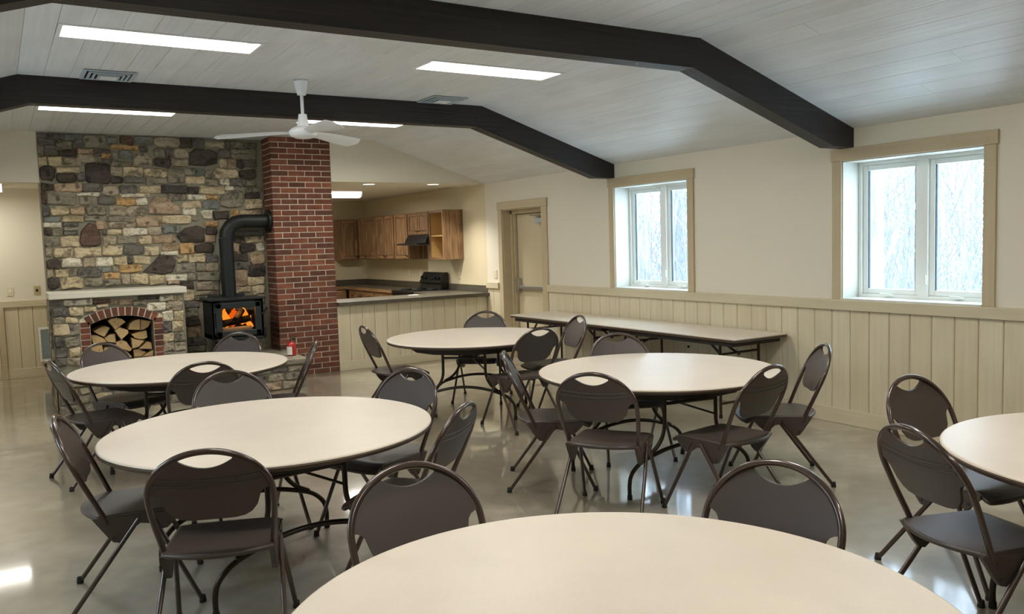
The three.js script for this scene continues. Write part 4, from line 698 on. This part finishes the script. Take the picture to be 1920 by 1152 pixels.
// ================================================================ round folding tables
const TY = 0.745, TR = 0.816;
function makeRoundTable() {
  const t = new THREE.Group();
  mesh('tabletop', lathe([[0, TY], [TR - 0.012, TY], [TR - 0.004, TY - 0.003], [TR, TY - 0.009], [TR - 0.002, TY - 0.012], [0, TY - 0.012]], 0, 0, 0, 96), M.tableTop, t);
  { const g = t.children[0].geometry, p = g.attributes.position, uv = g.attributes.uv; for (let i = 0; i < p.count; i++) uv.setXY(i, p.getX(i), p.getZ(i)); }
  mesh('edge_band', lathe([[TR - 0.05, TY - 0.012], [TR - 0.001, TY - 0.0115], [TR + 0.001, TY - 0.018], [TR - 0.003, TY - 0.030], [TR - 0.012, TY - 0.034], [TR - 0.05, TY - 0.034]], 0, 0, 0, 96), M.tableEdge, t);
  mesh('underside', lathe([[0, TY - 0.03], [TR - 0.04, TY - 0.03]].reverse(), 0, 0, 0, 64), M.apron, t);
  mesh('apron', lathe([[0.65, TY - 0.03], [0.58, TY - 0.11], [0.555, TY - 0.11], [0.625, TY - 0.03]], 0, 0, 0, 14), M.apron, t);
  const a = 0.47, b = 0.38, R = 0.0135, y1 = TY - 0.032;
  for (const s of [1, -1]) {
    const z = s * b;
    const arch = []; arch.push(V(-a, 0.012, z), V(-a, 0.10, z), V(-a + 0.02, 0.165, z), V(-a + 0.085, 0.225, z));
    for (let i = 1; i < 8; i++) { const u = i / 8, x = lerp(-a + 0.085, a - 0.085, u); arch.push(V(x, 0.225 + 0.085 * (1 - (2 * u - 1) ** 2), z)); }
    arch.push(V(a - 0.085, 0.225, z), V(a - 0.02, 0.165, z), V(a, 0.10, z), V(a, 0.012, z));
    const ar = mesh('leg_arch', capped(arch, R, 80, 10), M.tubeDark, t);
    for (const x of [-a, a]) mesh('foot_cap', cyl(x, 0, 0.03, z, 0.0165, 0.016, 14), M.rubber, ar);
    for (const q of [-1, 1]) mesh('leg_upright', capped([V(q * 0.2, y1, z), V(q * 0.2, 0.52, z), V(q * 0.205, 0.42, z), V(q * 0.235, 0.345, z), V(q * 0.29, 0.287, z), V(q * 0.36, 0.247, z)], R, 30, 10), M.tubeDark, t);
    mesh('cross_bar', rod([-0.2, 0.585, z], [0.2, 0.585, z], 0.011), M.tubeDark, t);
    mesh('brace', merge([rod([0.05, 0.56, s * 0.06], [0.06, 0.585, z], 0.008), rod([-0.05, 0.56, s * 0.06], [-0.06, 0.585, z], 0.008), rod([0, 0.555, s * 0.05], [s * 0.19, 0.48, z], 0.007)]), M.tubeDark, t);
    mesh('hinge_plate', bx(-0.23, y1 - 0.02, z - 0.02, 0.23, y1, z + 0.02, 0.003), M.tubeDark, t);
  }
  mesh('lock_housing', bx(-0.07, 0.545, -0.07, 0.07, y1, 0.07, 0.01), M.black, t);
  return t;
}
const tableProto = makeRoundTable();
const TABLES = [
  ['round beige folding table just in front of the raised stone hearth', 1.213, -7.015, -20], ['round beige folding table in line with the fireplace, second from the hearth', 1.149, -4.244, 8], ['round beige folding table beside the kitchen half wall', 3.889, -7.078, -40],
  ['round beige folding table ringed by five chairs near the end of the long tables', 3.827, -4.322, -8], ['round beige folding table in line with the fireplace, farthest from the hearth', 1.194, -1.495, -10], ['round beige folding table by the wainscot, farthest from the kitchen', 3.863, -1.367, -23],
];
TABLES.forEach(([label, x, z, a], i) => { const t = i ? tableProto.clone() : tableProto; t.name = numbered('round_table'); scene.add(t); t.position.set(x, 0, z); t.rotation.set(0, a * Math.PI / 180, 0); t.userData = { label, category: 'table', group: 'round folding tables' }; });

// long folding tables along the wainscot
function longTable(z0, z1, label) {
  const t = thing('folding_table', label, 'table', [5.39, 0, (z0 + z1) / 2], 0, 'long folding tables along the wall'), l = (z1 - z0) / 2, w = 0.675;
  mesh('tabletop', bx(0, TY - 0.012, -l, w, TY, l, 0.004), M.tableTop, t);
  mesh('edge_band', bx(0.001, TY - 0.034, -l + 0.001, w - 0.001, TY - 0.011, l - 0.001, 0.003), M.tableEdge, t);
  mesh('apron', merge([bx(0.03, TY - 0.075, -l + 0.06, 0.05, TY - 0.03, l - 0.06), bx(w - 0.05, TY - 0.075, -l + 0.06, w - 0.03, TY - 0.03, l - 0.06), bx(0.05, TY - 0.075, -l + 0.06, w - 0.05, TY - 0.03, -l + 0.08), bx(0.05, TY - 0.075, l - 0.08, w - 0.05, TY - 0.03, l - 0.06)]), M.apron, t);
  for (const s of [1, -1]) {
    const z = s * (l - 0.26);
    for (const x of [0.09, w - 0.09]) { const lg = mesh('leg', rod([x, 0.012, z], [x, TY - 0.03, z], 0.0135), M.tubeDark, t); mesh('foot_cap', cyl(x, 0, 0.03, z, 0.017, 0.017, 12), M.rubber, lg); }
    mesh('cross_bar', merge([rod([0.09, 0.13, z], [w - 0.09, 0.13, z], 0.011), rod([0.09, 0.58, z], [w - 0.09, 0.58, z], 0.011)]), M.tubeDark, t);
    mesh('brace', merge([bx(w / 2 - 0.012, 0.56, -0.004, w / 2 + 0.012, 0.58, 0.004), rod([w / 2, 0.56, z], [w / 2, TY - 0.04, z - s * 0.34], 0.011), rod([0.15, 0.53, z], [0.12, TY - 0.04, z - s * 0.2], 0.012)]), M.tubeDark, t);
  }
}
longTable(-6.925, -5.08, 'long beige folding table against the wainscot under the window nearer the door');
longTable(-8.78, -6.93, 'long beige folding table against the wainscot before the exit door');

// ================================================================ folding chairs
// chair faces +z, its left is +x; back loop leans to -z
const LOOP0 = 0.475, loopZ = y => -0.126 - (y - 0.475) * 0.44;
function loopHalf(y) { return y < 0.70 ? 0.212 + 0.022 * Math.sin((y - 0.475) / 0.225 * Math.PI / 2) : 0.234 * Math.sqrt(Math.max(0, 1 - ((y - 0.70) / 0.197) ** 2)); }
function makeChair() {
  const t = new THREE.Group(), R = 0.0125;
  // back frame: one tube bent into a tall loop
  const side = []; for (let i = 0; i <= 8; i++) side.push(lerp(0.425, 0.70, i / 8)); for (let i = 1; i <= 9; i++) side.push(0.70 + 0.197 * Math.sin(i / 10 * Math.PI / 2));
  const pts = side.map(y => V(y < 0.475 ? 0.212 : loopHalf(y), y, loopZ(y))); pts.push(V(0, 0.897, loopZ(0.897))); for (let i = side.length - 1; i >= 0; i--) { const y = side[i]; pts.push(V(-(y < 0.475 ? 0.212 : loopHalf(y)), y, loopZ(y))); }
  mesh('back_frame', capped(pts, R, 90, 10), M.chairTube, t);
  // back panel: outline in the plane of the loop
  const dep = 0.013, hx = 0.098, bend = (x) => 0.34 * x * x - 0.016, hw = [[0, 0.600], [0.085, 0.600], [0.120, 0.606], [0.148, 0.622], [0.170, 0.650], [0.180, 0.680], [0.186, 0.700], [0.197, 0.714], [0.212, 0.722], [0.2255, 0.725]];
  const yBot = x => { const q = Math.abs(x); for (let i = 1; i < hw.length; i++) if (q <= hw[i][0] + 1e-6) return lerp(hw[i - 1][1], hw[i][1], (q - hw[i - 1][0]) / (hw[i][0] - hw[i - 1][0])); return 0.725; };
  const yTop = x => Math.abs(x) < hx ? 0.829 + 0.034 * (x / hx) ** 2 : 0.70 + 0.197 * Math.sqrt(Math.max(0, 1 - ((Math.abs(x) + 0.006) / 0.234) ** 2)) - 0.004;
  const half = [0, 0.015, 0.03, 0.045, 0.06, 0.075, 0.0875, hx - 0.0005, hx + 0.0005, 0.11, 0.12, 0.134, 0.148, 0.16, 0.17, 0.18, 0.186, 0.197, 0.206, 0.212, 0.22, 0.2255], xs = [...half.slice(1).reverse().map(x => -x), ...half], nr = 9;
  const PP = (i, j, s) => { const x = xs[i], y = lerp(yBot(x), yTop(x), j / nr); return [x, y, loopZ(y) + bend(x) + s * dep / 2]; };
  let g; {
    const pos = [], idx = [], nx = xs.length - 1, id = (k, i, j) => (k * (nx + 1) + i) * (nr + 1) + j;
    for (const s of [1, -1]) for (let i = 0; i <= nx; i++) for (let j = 0; j <= nr; j++) pos.push(...PP(i, j, s));
    for (let i = 0; i < nx; i++) for (let j = 0; j < nr; j++) { idx.push(id(0, i, j), id(0, i + 1, j), id(0, i + 1, j + 1), id(0, i, j), id(0, i + 1, j + 1), id(0, i, j + 1)); idx.push(id(1, i, j), id(1, i + 1, j + 1), id(1, i + 1, j), id(1, i, j), id(1, i, j + 1), id(1, i + 1, j + 1)); }
    const face = new THREE.BufferGeometry(); face.setAttribute('position', new THREE.Float32BufferAttribute(pos, 3)); face.setAttribute('uv', new THREE.Float32BufferAttribute(new Float32Array(pos.length / 3 * 2), 2)); face.setIndex(idx); face.computeVertexNormals();
    const rim = []; for (let i = 0; i <= nx; i++) rim.push([i, 0]); for (let j = 1; j <= nr; j++) rim.push([nx, j]); for (let i = nx - 1; i >= 0; i--) rim.push([i, nr]); for (let j = nr - 1; j > 0; j--) rim.push([0, j]);
    const rp = []; rim.forEach((p, k) => { const q = rim[(k + 1) % rim.length], A = PP(...p, 1), B = PP(...p, -1), C = PP(...q, -1), D = PP(...q, 1); rp.push(...A, ...B, ...C, ...A, ...C, ...D); });
    const edge = new THREE.BufferGeometry(); edge.setAttribute('position', new THREE.Float32BufferAttribute(rp, 3)); edge.setAttribute('uv', new THREE.Float32BufferAttribute(new Float32Array(rp.length / 3 * 2), 2)); edge.computeVertexNormals();
    g = merge([face, edge]);
  }
  const panel = mesh('backrest', g, M.chairPlastic, t);
  for (const y of [0.765, 0.79]) {
    const w = loopHalf(y) - 0.02, c = []; for (let i = 0; i <= 12; i++) { const x = lerp(-w, w, i / 12), yy = y - 0.012 * (1 - (x / w) ** 2); c.push(V(x, yy, loopZ(yy) + bend(x) - dep * 0.5 - 0.001)); }
    mesh('rib', tube(c, 0.0035, 24, 6), M.chairPlastic, panel);
  }
  // seat: dished shell
  {
    const nu = 18, nv = 16, pos = [], idx = [], uvs = [];
    const P = (u, v, low) => { const s = lerp(-0.145 - 0.075 * (1 - u * u), 0.275 - 0.028 * u ** 4, v), w = lerp(0.207, 0.200, v), x = u * w; const y = 0.462 - 0.010 * (1 - u * u) * Math.sin(Math.PI * Math.min(1, v * 1.1)) - 0.030 * sstep(0.82, 1, v) ** 1.4 + 0.006 * (1 - v) * (1 - u * u); return [x, y - (low ? 0.022 : 0), s]; };
    for (const low of [0, 1]) for (let i = 0; i <= nu; i++) for (let j = 0; j <= nv; j++) { pos.push(...P(i / nu * 2 - 1, j / nv, low)); uvs.push(i / nu, j / nv); }
    const N = (nu + 1) * (nv + 1), id = (k, i, j) => k * N + i * (nv + 1) + j;
    for (let i = 0; i < nu; i++) for (let j = 0; j < nv; j++) { idx.push(id(0, i, j), id(0, i + 1, j + 1), id(0, i + 1, j), id(0, i, j), id(0, i, j + 1), id(0, i + 1, j + 1)); idx.push(id(1, i, j), id(1, i + 1, j), id(1, i + 1, j + 1), id(1, i, j), id(1, i + 1, j + 1), id(1, i, j + 1)); }
    let g = new THREE.BufferGeometry(); g.setAttribute('position', new THREE.Float32BufferAttribute(pos, 3)); g.setAttribute('uv', new THREE.Float32BufferAttribute(uvs, 2)); g.setIndex(idx); g.computeVertexNormals();
    const rim = []; for (let j = 0; j < nv; j++) rim.push(P(-1, j / nv, 0.5)); for (let i = 0; i < nu; i++) rim.push(P(i / nu * 2 - 1, 1, 0)); for (let j = nv; j > 0; j--) rim.push(P(1, j / nv, 0)); for (let i = nu; i > 0; i--) rim.push(P(i / nu * 2 - 1, 0, 0));
    const edge = new THREE.TubeGeometry(new THREE.CatmullRomCurve3(rim.map(p => V(p[0], p[1] + (p === rim[0] ? 0 : 0) - 0.011, p[2])).map((p, k) => k < nv ? V(p.x, P(-1, k / nv, 0)[1] - 0.011, p.z) : p), true), 120, 0.0112, 8, true);
    mesh('seat', merge([g, edge]), M.chairPlastic, t);
  }
  for (const s of [1, -1]) {
    const prof = [[-0.165, 0.452], [-0.14, 0.415], [-0.105, 0.362], [-0.082, 0.334], [-0.055, 0.328], [-0.033, 0.346], [-0.005, 0.380], [0.035, 0.408], [0.075, 0.400], [0.10, 0.378], [0.125, 0.366], [0.15, 0.370], [0.175, 0.392], [0.215, 0.432], [0.215, 0.446]];
    mesh('side_bracket', prism(prof, 0.198, 0.220, (a, b, c) => [s * c, b, a]), M.chairPlastic, t);
    const rear = mesh('leg', rod([s * 0.226, 0.432, 0.030], [s * 0.256, 0.018, -0.278], 0.0112), M.chairTube, t);
    const front = mesh('leg', rod([s * 0.214, 0.432, 0.085], [s * 0.254, 0.018, 0.278], 0.0112), M.chairTube, t);
    for (const [l, x, z] of [[rear, s * 0.2575, -0.290], [front, s * 0.2555, 0.287]]) mesh('rubber_foot', lathe([[0, 0], [0.016, 0], [0.0165, 0.006], [0.013, 0.032], [0, 0.032]], x, 0, z * 0.985, 12), M.rubber, l);
    for (const [y, z] of [[0.355, -0.078], [0.395, 0.155]]) mesh('rivet', rod([s * 0.219, y, z], [s * 0.224, y, z], 0.008), M.chairTube, t);
  }
  mesh('seat_bar', merge([rod([-0.2, 0.425, -0.06], [0.2, 0.425, -0.06], 0.009), rod([-0.2, 0.425, 0.12], [0.2, 0.425, 0.12], 0.009)]), M.chairTube, t);
  return t;
}
const chairProto = makeChair();
const HT = 'brown folding chair at the hearth table,', ST = 'brown folding chair at second table from hearth,', KT = 'brown folding chair at the kitchen-side table,', LT = 'brown folding chair at table by the long tables,', FT = 'brown folding chair at table farthest from hearth,', WT = 'brown folding chair at table farthest from kitchen,';
const CHAIRS = [
  [0.579, -6.811, 101, `${HT} on its passage side`], [0.865, -7.503, 32, `${HT} in front of the firewood arch`], [1.631, -7.477, 316, `${HT} in front of the wood stove`],
  [1.171, -6.147, 177, `${HT} with its back to the next table`], [1.845, -6.575, 253, `${HT} near the extinguisher and brick chimney`],
  [0.492, -4.336, 80, `${ST} on its passage side`], [0.733, -3.535, 159, `${ST} facing the fireplace`], [1.199, -4.981, 4, `${ST} between both tables`],
  [1.822, -4.457, 294, `${ST} on its kitchen side`], [1.628, -3.632, 220, `${ST} on its window side`],
  [3.201, -7.339, 87, `${KT} toward the brick chimney`], [4.291, -7.602, 318, `${KT} toward the exit door`], [3.936, -6.252, 182, `${KT} facing the kitchen`], [4.580, -6.694, 258, `${KT} backed up to the long tables`],
  [3.164, -4.664, 56, `${LT} on its fireplace side`], [3.050, -3.882, 125, `${LT} facing the windows`], [3.669, -3.521, 188, `${LT} facing the kitchen`], [4.449, -3.800, 233, `${LT} by bare wainscot`], [4.027, -4.865, 338, `${LT} beside them`],
  [1.138, -2.268, 358, `${FT} with its back to the fireplace`], [1.847, -1.751, 284, `${FT} on its window side`],
  [3.915, -2.220, 357, `${WT} with its back to the kitchen`], [3.201, -1.778, 72, `${WT} facing the windows`],
];
CHAIRS.forEach(([x, z, a, label], i) => { const c = i ? chairProto.clone() : chairProto; c.name = numbered('folding_chair'); scene.add(c); c.position.set(x, 0, z); c.rotation.set(0, a * Math.PI / 180, 0); c.userData = { label, category: 'chair', group: 'brown folding chairs around the tables' }; });

// ================================================================ winter woods outside the windows
struct('ground', bx(-60, -0.9, -60, 75, -0.5, 40), M.snow, 'snow covered ground outside the windows', 'snow');
function branchTree(x, z, h, r) {
  const t = thing('bare_tree', 'bare grey winter tree in the snowy woods outside', 'tree', [x, -0.5, z], rr(0, 6), 'bare trees outside the windows');
  const lean = rr(-0.02, 0.02), tr = [], tw = [];
  const at = s => V(lean * h * s * s, h * s, 0.02 * h * Math.sin(s * 5 + x));
  for (let i = 0; i < 6; i++) { const g = new THREE.CylinderGeometry(r * (1 - (i + 1) / 7.5), r * (1 - i / 7.5), 1, 7, 1, true); const A = at(i / 6), B = at((i + 1) / 6), d = B.clone().sub(A), l = d.length(); g.scale(1, l, 1); g.translate(0, l / 2, 0); g.applyQuaternion(new THREE.Quaternion().setFromUnitVectors(V(0, 1, 0), d.normalize())); g.translate(A.x, A.y, A.z); tr.push(g); }
  const nb = Math.floor(rr(14, 24));
  for (let i = 0; i < nb; i++) {
    const s = rr(0.12, 0.95), A = at(s), az = rr(0, 6.283), up = rr(0.25, 1.1), L = rr(0.5, 1.05), d = V(Math.cos(az), up, Math.sin(az)).normalize(), B = A.clone().addScaledVector(d, L);
    tw.push(rod(A, B, r * rr(0.10, 0.2), 4));
    for (let k = 0; k < 4; k++) { const C = A.clone().lerp(B, rr(0.3, 1)), e = d.clone().add(V(rr(-0.8, 0.8), rr(-0.3, 0.8), rr(-0.8, 0.8))).normalize(); tw.push(rod(C, C.clone().addScaledVector(e, L * rr(0.25, 0.5)), r * 0.07, 3)); }
  }
  mesh('trunk', merge(tr), M.trunk, t); mesh('branches', merge(tw), M.twig, t);
}
const spots = [];
for (let i = 0; i < 900 && spots.length < 58; i++) {
  const d = lerp(3.5, 34, Math.pow(rnd(), 0.8)), a = rr(0.10, 1.25), x = XR + 1.8 + d * Math.sin(a) * 0.9, z = -2.5 - d * Math.cos(a);
  if (spots.some(s => Math.hypot(s[0] - x, s[1] - z) < 2.3)) continue; spots.push([x, z]); branchTree(x, z, rr(7, 12), rr(0.05, 0.14));
}
{ // thicket of thin twigs that nobody could count
  const g = new THREE.CylinderGeometry(0.006, 0.016, 1, 3); g.translate(0, 0.5, 0);
  const n = 5200, im = new THREE.InstancedMesh(g, M.twig, n), m = new THREE.Matrix4(), q = new THREE.Quaternion(), e = new THREE.Euler();
  for (let i = 0; i < n; i++) { const d = rr(7, 30), a = rr(0.08, 1.3), x = XR + 1.5 + d * Math.sin(a), z = -2.5 - d * Math.cos(a), high = rnd() < 0.6; e.set(rr(-0.5, 0.5), rr(0, 6), rr(-0.5, 0.5)); q.setFromEuler(e); const l = rr(1.2, 4.5); m.compose(V(x, high ? rr(0.3, 9) : -0.55, z), q, V(1, l, 1)); im.setMatrixAt(i, m); }
  im.name = 'thicket'; im.castShadow = im.receiveShadow = true; scene.add(im); im.userData = { kind: 'stuff', label: 'tangle of thin bare twigs in the snowy woods outside', category: 'twigs' };
}

renderer.render(scene, camera);
